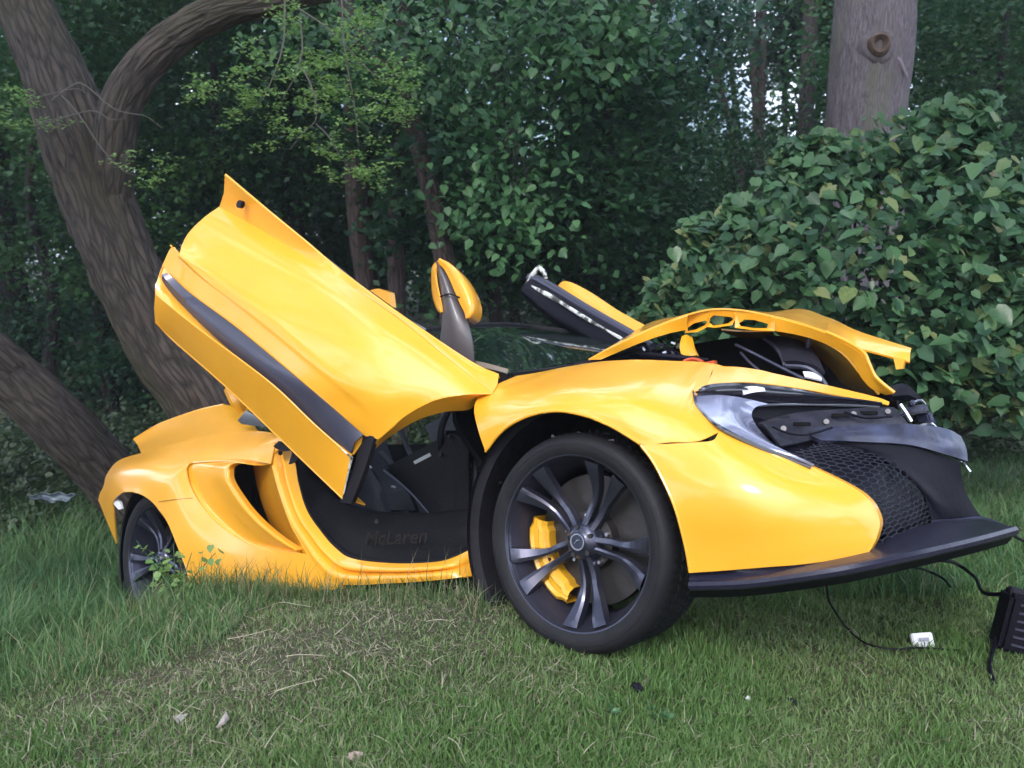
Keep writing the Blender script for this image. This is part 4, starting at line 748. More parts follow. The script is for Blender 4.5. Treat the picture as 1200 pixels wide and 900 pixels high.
def blades(name, x, y, h, wd, lean, col, segs=2, lift=0.):
    n = len(x); z = ground(x, y) + lift; a = rng.uniform(0, 2 * math.pi, n); la = rng.uniform(0, 2 * math.pi, n)
    dx, dy = np.cos(a) * wd / 2, np.sin(a) * wd / 2; lx, ly = np.cos(la) * lean * h, np.sin(la) * lean * h; hz = h * np.sqrt(np.clip(1 - lean ** 2, .05, 1))
    V = np.empty((n, 5, 3)); base = np.stack([x, y, z - .004], 1); D = np.stack([dx, dy, 0 * dx], 1)
    V[:, 0] = base - D; V[:, 1] = base + D; m_ = base + np.stack([lx * .35, ly * .35, hz * .6], 1); V[:, 2] = m_ + D * .75; V[:, 3] = m_ - D * .75; V[:, 4] = base + np.stack([lx, ly, hz], 1)
    o = np.arange(n)[:, None] * 5; F = np.concatenate([o + [0, 1, 2], o + [0, 2, 3], o + [3, 2, 4]], 1).reshape(-1, 3)
    me = mesh_from(name, V.reshape(-1, 3), F); at = me.color_attributes.new('blade_colour', 'FLOAT_COLOR', 'POINT'); cc = np.ones((n, 5, 4), np.float32); cc[:, :, :3] = col[:, None, :]; at.data.foreach_set('color', cc.ravel())
    return link(name, me, GRASS, None, False)
def lerp(a, b, t): return np.array(a) * (1 - t[:, None]) + np.array(b) * t[:, None]
def fan(n, d0, d1, half, pw=1.0):
    u = rng.uniform(0, 1, n); d = d0 * (d1 / d0) ** (u ** pw); a = rng.uniform(-half, half, n); return d * np.sin(a), d * np.cos(a)
x, y = fan(430000, 1.15, 6.0, R(48))
crest = np.clip(((-x * .62 + y * .78) - 2.85) / .35, 0, 1)                       # beyond the crest, down the bank on the left
dryness = sn(x, y, 1.6, 1) * .5 + sn(x, y, 5.5, 2) * .5
right = np.clip((x + .2) / 1.2, 0, 1); patch = sum(np.exp(-(((x - a_) / s1) ** 2 + ((y - b_) / s2) ** 2)) * k_ for a_, b_, s1, s2, k_ in ((-.62, 2.15, .42, .22, .75), (-.35, 2.45, .35, .18, .55), (-.95, 1.9, .3, .15, .35), (.05, 2.0, .25, .12, .3)))
dryness = np.clip(dryness * .75 - .08 - .22 * right + patch * .8, 0, 1)
tuft = np.maximum(sn(x, y, 9, 4) ** 3, 1.15 * sn(x, y, 3.2, 12) ** 2.2 * (1 - .7 * np.clip(patch, 0, 1)))
keep = (rng.uniform(0, 1, len(x)) < .45 + .55 * np.clip(1.1 - dryness + tuft, 0, 1)) & (crest < .9)
x, y, dryness, tuft = x[keep], y[keep], dryness[keep], tuft[keep]; n = len(x); r_ = rng.uniform(0, 1, n)
dead = r_ < .04 + .42 * dryness ** 1.3
col = lerp((.085, .155, .042), (.20, .29, .105), rng.uniform(0, 1, n)); col = np.where((rng.uniform(.25, .85, n) < tuft)[:, None], lerp((.065, .145, .034), (.14, .25, .068), rng.uniform(0, 1, n)), col)
col = np.where(dead[:, None], lerp((.14, .12, .08), (.42, .38, .27), rng.uniform(0, 1, n)), col)
h = rng.uniform(.012, .034, n) * (1 - .35 * dryness) + .032 * tuft * rng.uniform(0, 1, n); lean = np.clip(rng.normal(.55, .25, n), .05, .97); lean = np.where(dead, np.clip(lean + .3, 0, .98), lean)
tag(blades('short_grass', x, y, h, rng.uniform(.0018, .0042, n) * (1 + .25 * np.hypot(x, y) / 2), lean, col), 'short trampled grass mixed with dry blades on the bank', 'grass', kind='stuff')
# long grass of the ditch on the left and the verge on the right
x, y = fan(150000, 2.5, 11, R(44)); side = (-x * .62 + y * .78)
L = (side > 2.95) & (x < .6 - .0 * y); Rr_ = (x > 1.2) & (y > 2.9) ; k = (L | Rr_) & ~((x > -1.9) & (x < 1.0) & (side < 3.9) & (y < 4.4) & (x > -1.75 + (y - 3.4) * .4))
x, y = x[k], y[k]; n = len(x); cl = sn(x, y, 3, 6); lft = x < .6
col = lerp((.045, .13, .045), (.15, .27, .095), np.clip(cl * .6 + rng.uniform(-.2, .5, n), 0, 1)); col = np.where((rng.uniform(0, 1, n) < .05)[:, None], np.array([.24, .24, .13]), col)
h = np.where(lft, rng.uniform(.12, .40, n), rng.uniform(.04, .15, n)) * (.6 + .7 * cl); lean = np.clip(rng.normal(.6, .22, n), .1, .95)
tag(blades('long_grass', x, y, h, rng.uniform(.003, .007, n), lean, col), 'long lush grass in the ditch and along the verge', 'grass', kind='stuff')
# ragged transition where the mown bank runs into the long grass
x, y = fan(60000, 1.6, 5.0, R(46)); side = (-x * .62 + y * .78); e_ = side - 2.80 - .22 * (sn(x, y, 4, 15) - .5); k = (np.abs(e_) < .34) & (x < -.9) & ~((x > -1.9) & (side > 3.0) & (y > 3.15)); x, y, e_ = x[k], y[k], e_[k]; n = len(x)
tag(blades('verge_grass', x, y, rng.uniform(.04, .13, n) * (1 + 1.6 * np.clip(e_ + .2, 0, .5)), rng.uniform(.002, .005, n), np.clip(rng.normal(.55, .2, n), .1, .95), np.where((rng.uniform(0, 1, n) < .12)[:, None], np.array([.30, .28, .17]), lerp((.05, .125, .04), (.15, .26, .09), rng.uniform(0, 1, n)))), 'ragged taller grass along the edge of the ditch', 'grass', kind='stuff')
# fringe of seed grass against the sill, and clumps around the rear wheel
n = 5200; t = rng.uniform(0, 1, n); px_ = -1.70 + 1.62 * t; x = px_ + rng.normal(0, .03, n); y = 3.42 - .98 * t - .07 + rng.normal(0, .04, n); k = rng.uniform(0, 1, n) < (1 - .65 * t); x, y, t = x[k], y[k], t[k]; n = len(x)
x2 = rng.normal(-1.66, .16, 1300); y2 = rng.normal(3.30, .12, 1300); x = np.r_[x, x2]; y = np.r_[y, y2]; n = len(x)
col = lerp((.045, .10, .03), (.13, .20, .07), rng.uniform(0, 1, n)); col = np.where((rng.uniform(0, 1, n) < .2)[:, None], np.array([.3, .26, .16]), col)
tag(blades('fringe_grass', x, y, rng.uniform(.03, .11, n) * np.where(rng.uniform(0, 1, n) < .1, 1.8, 1) * 1, rng.uniform(.002, .0035, n), np.clip(rng.normal(.4, .2, n), .05, .9), col), 'taller seed grass standing against the yellow sill and rear wheel', 'grass', kind='stuff')
# ground litter nobody could count
n = 27000; x, y = fan(n, 1.2, 4.0, R(42)); d_ = sn(x, y, 2.2, 8) * sn(x, y, 6, 9) * .5 + .04 * (x < 0) + .8 * sum(np.exp(-(((x - a_) / s1) ** 2 + ((y - b_) / s2) ** 2)) * k_ for a_, b_, s1, s2, k_ in ((-.62, 2.15, .42, .22, .9), (-.35, 2.45, .35, .18, .7), (-.95, 1.9, .3, .15, .45), (.05, 2.0, .25, .12, .4))); k = rng.uniform(0, 1, n) < d_ * .8; x, y = x[k], y[k]; n = len(x)
tag(blades('straw_litter', x, y, rng.uniform(.02, .08, n), rng.uniform(.0015, .003, n), np.full(n, .985), lerp((.2, .17, .11), (.46, .42, .30), rng.uniform(0, 1, n)), lift=.018), 'scattered dry straw lying flat on the grass', 'straw', kind='stuff')
straw = mat('pale_straw', (.34, .31, .22), .7)
def stalk(pts, lab, r=.0015):
    """pts in photo pixels, laid on the ground"""
    W_ = []
    for px_, py_ in pts:
        d = L2W @ np.array([(px_ - 600) / FPX, (450 - py_) / FPX, 1.]); lo, hi = .5, 12
        for _ in range(40):
            m_ = .5 * (lo + hi); q_ = np.array([0, 0, CAM_H]) + d * m_; lo, hi = (m_, hi) if q_[2] > gz(q_[0], q_[1]) + .025 else (lo, m_)
        W_.append(q_)
    c0 = np.array(W_[0]); b = MB(); b.tube(cr([w_ - c0 for w_ in W_], 4 * len(W_)), [r, r * .5], 5); o = b.build('straw_stalk', straw); o.location = c0; tag(o, lab, 'straw stalk', 'dry stalks lying on the grass')
def hit(px_, py_, up=0.):
    d = L2W @ np.array([(px_ - 600) / FPX, (450 - py_) / FPX, 1.]); lo = .5
    while lo < 30:
        q_ = np.array([0, 0, CAM_H]) + d * (lo + .06)
        if q_[2] < gz(q_[0], q_[1]) + up: break
        lo += .06
    hi = lo + .06
    for _ in range(20):
        m_ = .5 * (lo + hi); q_ = np.array([0, 0, CAM_H]) + d * m_; lo, hi = (m_, hi) if q_[2] > gz(q_[0], q_[1]) + up else (lo, m_)
    return q_
for pts, lab in [([(300, 716), (328, 706), (345, 708), (364, 711)], 'bent pale straw stalk lying below the yellow intake'), ([(266, 749), (292, 744), (318, 737)], 'straight pale straw stalk left of the dry patch'),
    ([(335, 769), (352, 767), (380, 768)], 'short level straw stalk in the middle of the dry patch'), ([(206, 841), (222, 828), (234, 818)], 'slanting straw stalk low on the left of the grass'),
    ([(402, 786), (416, 796), (424, 812)], 'curved straw stalk right of the dry patch'), ([(525, 864), (536, 872), (546, 894)], 'curved pale stalk near the bottom edge below the front wheel'),
    ([(322, 810), (345, 803), (378, 795)], 'long thin straw stalk crossing the dry patch'), ([(310, 876), (322, 858), (333, 846)], 'straw stalk at the lower left leaning over green blades'),
    ([(138, 816), (143, 806), (148, 798)], 'upright dry stalk on the far left of the mown grass'), ([(500, 728), (512, 726), (526, 727)], 'small straw stalk under the middle of the sill'),
    ([(392, 744), (410, 728), (440, 690)], 'long dry stalk leaning toward the sill'), ([(33, 880), (35, 866), (36, 853)], 'short dry stalk in the bottom left corner')]:
    stalk(pts, lab)

# ------------------------------------------------------------------ foliage builders
def rand_dirs(n): v = rng.normal(size=(n, 3)); return v / np.linalg.norm(v, axis=1, keepdims=True)
def leaves(C0, size, kind='diamond', droop=.25, up=.6, face=None):
    """leaf-shaped faces at points C0; size may be an array. Returns V, F (triangles)"""
    n = len(C0); size = np.broadcast_to(size, (n,))
    N = rand_dirs(n); N[:, 2] = np.abs(N[:, 2]) + up; N = N if face is None else N * .75 + np.array(face); N /= np.linalg.norm(N, axis=1, keepdims=True)
    T = rand_dirs(n); T -= N * (T * N).sum(1)[:, None]; T /= np.linalg.norm(T, axis=1, keepdims=True) + 1e-9; T[:, 2] -= droop; T /= np.linalg.norm(T, axis=1, keepdims=True); B = np.cross(N, T)
    s = size[:, None]
    if kind == 'diamond': loc = [(-.5, 0, 0), (0, .34, .07), (.5, 0, -.04), (0, -.34, .07)]; tri = [(0, 2, 1), (0, 3, 2)]
    else: loc = [(-.42, 0, 0), (-.48, .22, .03), (-.1, .44, .08), (.28, .26, .03), (.56, 0, -.10), (.28, -.26, .03), (-.1, -.44, .08), (-.48, -.22, .03), (0, 0, -.02)]; tri = [(8, (k + 1) % 8, k) for k in range(8)]
    V = np.stack([C0 + s * (a * T + b_ * B + c * N) for a, b_, c in loc], 1); k_ = len(loc)
    F = (np.arange(n)[:, None, None] * k_ + np.array(tri)[None]).reshape(-1, 3); return V.reshape(-1, 3), F
def clump_points(n, rad, ncl, clr, hollow=.35, flat=.75, ids=False):
    """points gathered in clumps spread through an ellipsoid, thicker toward the outside"""
    c = rand_dirs(ncl) * (rng.uniform(hollow, 1, ncl) ** .6)[:, None] * np.array(rad); k = rng.integers(0, ncl, n)
    p_ = c[k] + rng.normal(size=(n, 3)) * clr * np.array([1, 1, flat]) * rng.uniform(.5, 1.2, ncl)[k][:, None]; return (p_, k) if ids else p_
def foliage_mesh(name, n, rad, ncl, clr, size, kind='diamond', tint=((.014, .052, .028), (.055, .145, .055)), **k):
    p, ci = clump_points(n, rad, ncl, clr, ids=True); V, F = leaves(p, size * rng.uniform(.5, 1.35, n), kind, **k); me = mesh_from(name, V, F); return leaf_tint(me, ci, 4 if kind == 'diamond' else 9, tint)
def leaf_tint(me, ci, per, tint):
    """each clump of leaves has its own green, each leaf a little variation"""
    nc = ci.max() + 1; t_ = rng.uniform(0, 1, nc)[ci] * .75 + rng.uniform(0, .25, len(ci)); col = lerp(tint[0], tint[1], t_); cc = np.ones((len(ci), per, 4), np.float32); cc[:, :, :3] = col[:, None]
    at = me.color_attributes.new('blade_colour', 'FLOAT_COLOR', 'POINT'); at.data.foreach_set('color', cc.ravel()); return me
def trunk(name, pts, rad, m, parent=None, seg=40, rough=.06, ridges=True, nlen=None, at0=None, lean_noise=0.):
    """bark-covered limb along pts; ridged bark is real displacement"""
    pts = np.asarray(pts, float); ln_ = np.linalg.norm(np.diff(pts, axis=0), axis=1).sum(); nl = nlen or max(12, int(ln_ / (.02 if seg > 50 else .08)))
    c = cr(pts, nl); rr = np.interp(np.linspace(0, 1, nl), np.linspace(0, 1, len(rad)), rad); T = np.gradient(c, axis=0); T /= np.linalg.norm(T, axis=1, keepdims=True)
    ref = np.array([0, 1, 0.]); V = np.empty((nl, seg + 1, 3)); U = np.empty((nl, seg + 1, 3)); s0 = np.r_[0, np.cumsum(np.linalg.norm(np.diff(c, axis=0), axis=1))]
    off = rng.uniform(0, 50)
    for i in range(nl):
        n_ = ref - T[i] * (T[i] @ ref); n_ /= np.linalg.norm(n_); b_ = np.cross(T[i], n_); ang = np.linspace(0, 2 * math.pi, seg + 1)
        for j_ in range(seg + 1):
            a = ang[j_ % seg]; ca, sa = math.cos(a), math.sin(a); q = Vector((ca * 2.2 * 1.6 + off, sa * 2.2 * 1.6, s0[i] * 1.1)); d = noise.noise(q * .6) * .9
            if ridges:
                q2 = Vector((ca * 4.5 + off, sa * 4.5, s0[i] * 2.6)); d += (1 - 2 * abs(noise.noise(q2))) * .9 + .5 * noise.noise(q2 * 3.1)
            r = rr[i] * (1 + rough * d); V[i, j_] = c[i] + r * (ca * n_ + sa * b_); U[i, j_] = (ca * rr[i] * 3 + off, sa * rr[i] * 3, s0[i])
    k = seg + 1; F = [[i * k + j_, i * k + j_ + 1, (i + 1) * k + j_ + 1, (i + 1) * k + j_] for i in range(nl - 1) for j_ in range(seg)]
    me = mesh_from(name, V.reshape(-1, 3), F); at = me.attributes.new('bark_uv', 'FLOAT_VECTOR', 'POINT'); at.data.foreach_set('vector', U.astype(np.float32).ravel()); return link(name, me, m, parent)
def wpt(px_, py_, D):
    """world point D metres out along the lens axis, seen at a pixel"""
    return np.array([0, 0, CAM_H]) + L2W @ (np.array([(px_ - 600) / FPX, (450 - py_) / FPX, 1.]) * D)

# ------------------------------------------------------------------ the near trees
def twigs(mb, pts, r, n=14): mb.tube(pts, r, 5, n)
# forked tree on the left
fk = empty('forked_tree', (0, 0, 0)); base = wpt(255, 520, 5.6); base[2] = gz(base[0], base[1]) - .1; fk.location = base; B0 = base
tag(fk, 'thick rough-barked tree forking behind the raised door, one limb arching right', 'tree')
def rel(l, o): return [np.array(p) - o for p in l]
trunk('trunk', rel([base, wpt(250, 500, 5.5), wpt(195, 410, 5.4), wpt(150, 320, 5.3), wpt(118, 240, 5.25), wpt(92, 160, 5.2), wpt(62, 80, 5.2), wpt(30, 10, 5.2), wpt(0, -60, 5.2), wpt(-60, -200, 5.3)], B0), [.25, .235, .215, .20, .205, .215, .18, .165, .155, .13], M['bark'], fk, seg=120, rough=.11)
trunk('limb', rel([wpt(128, 290, 5.3), wpt(132, 200, 5.15), wpt(140, 130, 5.05), wpt(166, 82, 5.0), wpt(205, 44, 4.95), wpt(262, 12, 4.9), wpt(330, -2, 4.9), wpt(420, -30, 4.9), wpt(520, -110, 4.9)], B0), [.08, .115, .112, .105, .10, .095, .078, .07, .05], M['bark'], fk, seg=90, rough=.10)
b = MB(); tw = [([(60, 118), (85, 100), (100, 100), (135, 128), (170, 136), (190, 150)], 4.7), ([(30, 118), (60, 110), (90, 104), (102, 110)], 4.75), ([(72, 112), (85, 125), (100, 145), (120, 175), (145, 200), (160, 206)], 4.7), ([(0, 122), (10, 130), (20, 136)], 4.7), ([(40, 148), (80, 136), (110, 130), (130, 140), (150, 138)], 4.75), ([(334, -10), (332, 50), (318, 95), (305, 120), (296, 128)], 4.5), ([(352, 20), (354, 60), (345, 90), (330, 118)], 4.5), ([(355, 80), (368, 110), (370, 140), (355, 155), (340, 175)], 4.5), ([(370, 145), (385, 160), (398, 182)], 4.5), ([(350, 10), (380, 30), (400, 48), (430, 80), (450, 95)], 4.5), ([(400, -10), (404, 60), (415, 120), (420, 170)], 4.6)]
tm_ = mat('pale_twig', (.10, .09, .08), .8)
for pp, D_ in tw:
    b = MB(); b.tube([wpt(x, y, D_) - B0 for x, y in pp], [.005, .0035, .0015], 5, 5 * len(pp)); b.build('twig', tm_, fk)

# its light green sprays: pinnate leaves
def spray(points, size=.033):
    Vs, Fs, o = [], [], 0
    for (px_, py_, D_, k_) in points:
        c = wpt(px_, py_, D_) - B0
        for _ in range(int(4 * k_ + 1)):                                 # flat layers of small leaflets at a twig end
            st = c + rng.normal(size=3) * .105 * k_ * [1, 1, .55]; m_ = int(26 * k_ + 8); ax = rng.normal(size=3) * [1, 1, .25]; ax /= np.linalg.norm(ax)
            q = st + ax * rng.uniform(-.09, .09, m_)[:, None] + rng.normal(size=(m_, 3)) * [.028, .028, .012]
            Vv, Ff = leaves(q, size * rng.uniform(.6, 1.15, m_), 'diamond', .25, 1.6); Vs.append(Vv); Fs.append(Ff + o); o += len(Vv)
    return mesh_from('leaf_sprays', np.vstack(Vs), np.vstack(Fs))
SP = [(300, 60, 4.6, .5), (275, 140, 4.6, .4), (310, 170, 4.6, .4), (360, 130, 4.6, .6), (385, 90, 4.6, .6), (350, 70, 4.6, .5), (375, 160, 4.6, .4), (440, 165, 4.6, .5), (480, 110, 4.7, .4), (415, 40, 4.6, .5), (262, 108, 4.5, 1.2), (285, 118, 4.5, .8), (240, 104, 4.5, .6), (288, 82, 4.5, .7), (332, 92, 4.5, 1.2), (345, 105, 4.5, .9), (322, 136, 4.5, .9), (335, 150, 4.5, .5), (178, 194, 4.7, .8), (172, 205, 4.7, .5), (20, 128, 4.7, 1.0), (35, 142, 4.7, .6), (5, 150, 4.7, .7),
      (370, 60, 4.5, .6), (392, 38, 4.5, .6), (350, 22, 4.5, .7), (400, 72, 4.6, .9), (430, 75, 4.6, 1.0), (460, 82, 4.6, .9), (475, 88, 4.6, .6), (425, 120, 4.6, 1.2), (455, 128, 4.6, .9), (470, 130, 4.6, .5), (410, 152, 4.6, .7), (400, 182, 4.6, .9), (425, 195, 4.6, .9), (445, 203, 4.6, .8), (460, 200, 4.6, .4), (395, 120, 4.6, 1), (380, 10, 4.6, .8), (440, 20, 4.6, .6), (330, 10, 4.6, .6), (395, 200, 4.6, .6)]
link('leaf_sprays', spray(SP), M['leaf_light'], fk, False)
# leaning trunk, lower left
ln_o = empty('leaning_tree', (0, 0, 0)); base = wpt(175, 612, 6.0); ln_o.location = base
tag(ln_o, 'bare leaning trunk rising to the left edge behind the rear wheel arch', 'tree')
trunk('trunk', rel([base, wpt(128, 556, 5.8), wpt(70, 495, 5.5), wpt(10, 440, 5.3), wpt(-60, 385, 5.1), wpt(-260, 230, 5.0), wpt(-420, -100, 5.2)], base), [.2, .185, .18, .175, .17, .15, .1], M['bark'], ln_o, seg=90, rough=.08)
# big grey trunk with the knot
kn = empty('knotted_tree', (0, 0, 0)); base = wpt(1000, 420, 7.6); base[2] = gz(base[0], base[1]) - .1; kn.location = base
tag(kn, 'tall grey trunk with a round branch scar rising out of the big bush', 'tree')
tk = trunk('trunk', rel([base, wpt(1006, 300, 7.5), wpt(1012, 165, 7.3), wpt(1022, 60, 7.2), wpt(1026, 0, 7.2), wpt(1030, -80, 7.2), wpt(1040, -300, 7.3)], base), [.42, .37, .335, .345, .335, .32, .27], M['bark_grey'], kn, seg=110, rough=.035)
b = MB(); kc = wpt(1030, 53, 6.875) - base; nrm = np.array([-.22, -.95, .12]); nrm /= np.linalg.norm(nrm); e1 = np.cross(nrm, [0, 0, 1]); e1 /= np.linalg.norm(e1); e2 = np.cross(e1, nrm); rg = []
for (rr_, dd) in ((.105, .0), (.092, .05), (.076, .064), (.06, .048), (.046, .018), (.03, .0), (.001, -.005)): rg.append([kc + nrm * dd + rr_ * (math.cos(a) * e1 * .9 + math.sin(a) * e2) * (1 + .06 * math.sin(3 * a)) for a in np.linspace(0, 2 * math.pi, 24, endpoint=False)])
b.surf(np.array(rg), closed_u=True); b.build('branch_scar', mat('warm_wound_wood', (.15, .098, .072), .8, var=((.08, .05, .035), 22, .2), bump=(30, .8)), kn)
b = MB(); rg = []
for (rr_, dd) in ((.20, -.10), (.17, -.03), (.145, .0), (.12, .012), (.105, .016), (.09, -.02)): rg.append([kc + nrm * dd + rr_ * (math.cos(a) * e1 * .9 + math.sin(a) * e2) * (1 + .07 * math.sin(3 * a + 1)) for a in np.linspace(0, 2 * math.pi, 30, endpoint=False)])
b.surf(np.array(rg), closed_u=True); b.build('bark_collar', mat('collar_bark', (.15, .125, .14), .85, var=((.08, .065, .07), 18, .2), bump=(30, .8, (1, 1, .3))), kn)
b = MB()
for pts in ([(1042, 62), (1054, 72), (1064, 92)], [(1018, 46), (1040, 38), (1044, 10)]): b = MB(); b.tube([wpt(x, y, 6.90) - base for x, y in pts], [.012, .022, .008], 6, 10); b.build('bark_fold', M['bark_grey'], kn)
# slender trunks beyond
def thin_tree(lab, pts, rad, m='bark_dark', crown=None, name='slender_tree', group='slender trunks beyond the car'):
    base = wpt(*pts[0]); base = base.copy(); base[2] = min(base[2], gz(base[0], base[1])) ; e = empty(name, base); tag(e, lab, 'tree', group)
    trunk('trunk', rel([base] + [wpt(*p) for p in pts], base), [rad[0]] + list(rad), M[m], e, seg=20, rough=.08); return e
thin_tree('reddish slanted trunk rising beyond the yellow mirror and leaning left', [(530, 400, 6.7), (520, 300, 6.6), (506, 230, 6.55), (485, 150, 6.5), (455, 95, 6.4), (430, 50, 6.3), (398, 0, 6.2), (340, -90, 6.2)], [.10, .085, .075, .08, .08, .075, .07, .06], 'bark_red')
thin_tree('straight dark trunk just left of the yellow mirror', [(466, 400, 7.2), (464, 300, 7.2), (466, 200, 7.2), (470, 80, 7.2), (476, -60, 7.2)], [.075, .075, .07, .065, .06], 'bark_red')
thin_tree('dim vertical trunk right of the raised door tip', [(434, 380, 8), (420, 280, 8), (414, 200, 8), (410, 60, 8), (404, -80, 8)], [.09, .085, .08, .07, .06], 'bark_red')
thin_tree('faint thin trunk nearest the raised door tip', [(352, 380, 12), (348, 260, 12), (345, 150, 12), (340, -60, 12)], [.11, .1, .1, .08])
thin_tree('dark trunk standing at the left edge above the leaning trunk', [(25, 420, 9.5), (12, 340, 9.5), (0, 260, 9.5), (-14, 100, 9.5), (-20, -80, 9.5)], [.2, .18, .17, .15, .12])
thin_tree('dark branching trunk in the upper middle right', [(690, 360, 8.5), (712, 230, 7.2), (712, 150, 7.1), (716, 90, 7), (735, 50, 6.9), (756, 20, 6.8), (775, -60, 6.8)], [.06, .06, .05, .05, .05, .045, .04])
thin_tree('dark trunk just left of the knotted grey trunk', [(950, 330, 11), (946, 230, 11), (944, 150, 11), (948, 60, 11), (955, -80, 11)], [.11, .11, .10, .10, .08])
thin_tree('dark trunk in front of the bright sky gap', [(890, 300, 13), (887, 200, 13), (886, 130, 13), (880, 40, 13), (872, -80, 13)], [.07, .07, .06, .055, .05])
thin_tree('curved dark trunk left of the bright sky gap', [(850, 320, 14), (868, 230, 14), (860, 160, 14), (842, 100, 14), (826, 20, 14), (820, -80, 14)], [.08, .075, .07, .065, .055, .05])
thin_tree('thin stem crossing the sky gap', [(918, 300, 15), (919, 190, 15), (920, 120, 15), (915, 20, 15), (910, -80, 15)], [.055, .05, .05, .045, .04])

# leafy trees: the same crown meshes, each tree with its own trunk
crownA = foliage_mesh('crown_mesh', 15000, (1.9, 1.7, 1.9), 80, .30, .085)
crownB = foliage_mesh('crown_mesh', 14000, (2.2, 1.8, 1.5), 90, .27, .075, tint=((.02, .068, .026), (.085, .185, .055)))
crownC = foliage_mesh('crown_mesh', 13000, (1.7, 1.7, 2.3), 70, .28, .10)
CROWN = vcol_mat('crown_leaf', .5, .42)
for cm_ in (crownA, crownB, crownC): cm_.materials.append(CROWN)
stem_v = trunk('trunk', [(0, 0, 0), (.05, 0, 1.5), (-.05, .05, 3), (.08, 0, 4.5), (0, 0, 6)], [.075, .07, .065, .05, .03], M['bark_dark'], seg=16, rough=.1)
stem_me = stem_v.data; bpy.data.objects.remove(stem_v)
def leafy(lab, px_, py_, D_, crown, s=1., rz=None, extra=()):
    c = wpt(px_, py_, D_); g = gz(c[0], c[1]); e = empty('leafy_tree', (c[0], c[1], g)); tag(e, lab, 'tree', 'leafy woodland trees')
    o = bpy.data.objects.new('trunk', stem_me); C.objects.link(o); o.parent = e; o.scale = (1, 1, max(.25, (c[2] - g + .3) / 6)); o.rotation_euler.z = rng.uniform(0, 6)
    for kx, (dx, dy, dz, s2) in enumerate(((0, 0, 0, s),) + tuple(extra)):
        o = bpy.data.objects.new('crown', crown); C.objects.link(o); o.parent = e; o.location = (dx, dy, c[2] - g + dz); o.scale = (s2, s2, s2); o.rotation_euler = (0, 0, rng.uniform(0, 6.28))
LT = [('broad-leaved tree filling the top middle with drooping blue-green foliage', 585, 110, 7.4, crownC, .95), ('leafy tree whose foliage hangs above the windscreen', 670, 150, 8.2, crownA, .9),
      ('dark tree in the top centre right above the bonnet', 745, 20, 8.8, crownA, .62), ('leafy tree behind the light green sprays', 430, 30, 9.2, crownB, 1.0),
      ('leafy tree seen between the two limbs of the forked tree', 250, 70, 9.0, crownA, 1.0), ('bluish leafy tree behind the left edge', 40, 190, 8.6, crownB, 1.0),
      ('shaded tree low behind the forked trunk', 120, 330, 9.6, crownC, .8), ('dim blue-green tree right of the knotted trunk', 1140, 140, 9.0, crownA, 1.05), ('leafy tree in the top right corner', 1190, -20, 9.5, crownB, 1.1),
      ('tall tree behind the gap left of the knotted trunk', 900, -110, 12.5, crownB, .8), ('low leafy tree under the bright sky gap', 850, 250, 10.5, crownA, .68), ('low tree between the windscreen and the bush', 730, 300, 8.8, crownC, .62),
      ('tree reaching over the top left corner', 90, -60, 8.5, crownB, 1.05), ('tree over the top edge left of centre', 330, -60, 9.5, crownA, 1.0)]
for lab, x, y, D_, cme, s in LT: leafy(lab, x, y, D_, cme, s)
# far woods: one mass nobody could count, with gaps toward the sky
parts_p = []; cid = []
r2 = np.random.default_rng(11)
for k in range(250):
    px_ = r2.uniform(-350, 1550); D_ = r2.uniform(12, 26); py_ = r2.uniform(-260, 330)
    if 825 < px_ < 945 and 60 < py_ < 160 : continue
    if 860 < px_ < 920 and 10 < py_ < 60: continue
    if 800 < px_ < 985 and -30 < py_ < 145 and r2.uniform() < .78: continue
    n = 1500; c = wpt(px_, py_, D_); s_ = .055 * D_ + .35; q, ci_ = clump_points(n, (s_, s_, s_ * .8), 26, .22 + .01 * D_, ids=True); parts_p.append(q + c); cid.append(ci_ + 30 * len(cid))
for k in range(28):                                    # thin veil round the sky gap
    px_ = r2.uniform(795, 1000); D_ = r2.uniform(18, 26); py_ = r2.uniform(-80, 190); n = 330; c = wpt(px_, py_, D_); q, ci_ = clump_points(n, (.9, .9, .7), 16, .28, ids=True); parts_p.append(q + c); cid.append(ci_ + 30 * len(cid))
for k in range(110):                                    # closes the wood low down, beyond the car
    px_ = r2.uniform(-400, 1500); D_ = r2.uniform(13, 28); py_ = r2.uniform(190, 385); n = 1500; c = wpt(px_, py_, D_); s_ = .05 * D_ + .4; q, ci_ = clump_points(n, (s_ * 1.3, s_, s_ * .7), 26, .3, ids=True); parts_p.append(q + c); cid.append(ci_ + 30 * len(cid))
for px_, py_, D_ in ((225, 150, 12), (245, 200, 12.5), (215, 90, 12), (260, 120, 13), (300, 190, 13), (590, 280, 12), (560, 240, 13), (1120, 60, 12), (1180, 100, 12), (1150, 10, 12.5), (1220, 40, 12), (1110, 130, 13), (760, 60, 12.5), (740, 120, 13), (780, 170, 13), (1000, 60, 14), (40, 100, 12), (100, 40, 12), (20, 220, 12), (700, 200, 13), (960, 20, 14), (975, 150, 13)):
    q, ci_ = clump_points(1700, (1.1, 1, 1), 26, .3, ids=True); parts_p.append(q + wpt(px_, py_, D_)); cid.append(ci_ + 30 * len(cid))
Q = np.vstack(parts_p); cid = np.concatenate(cid); kq = Q[:, 2] > -1.2; Q = Q[kq]; cid = cid[kq]; V, F = leaves(Q, .15 * rng.uniform(.6, 1.2, len(Q)), 'diamond'); print('far leaves', len(Q))
tag(link('distant_woods', leaf_tint(mesh_from('distant_woods', V, F), cid, 4, ((.012, .042, .018), (.06, .15, .045))), CROWN, None, False), 'dense dark woodland closing the background', 'woods', kind='stuff')
b = MB(); r3 = np.random.default_rng(5)
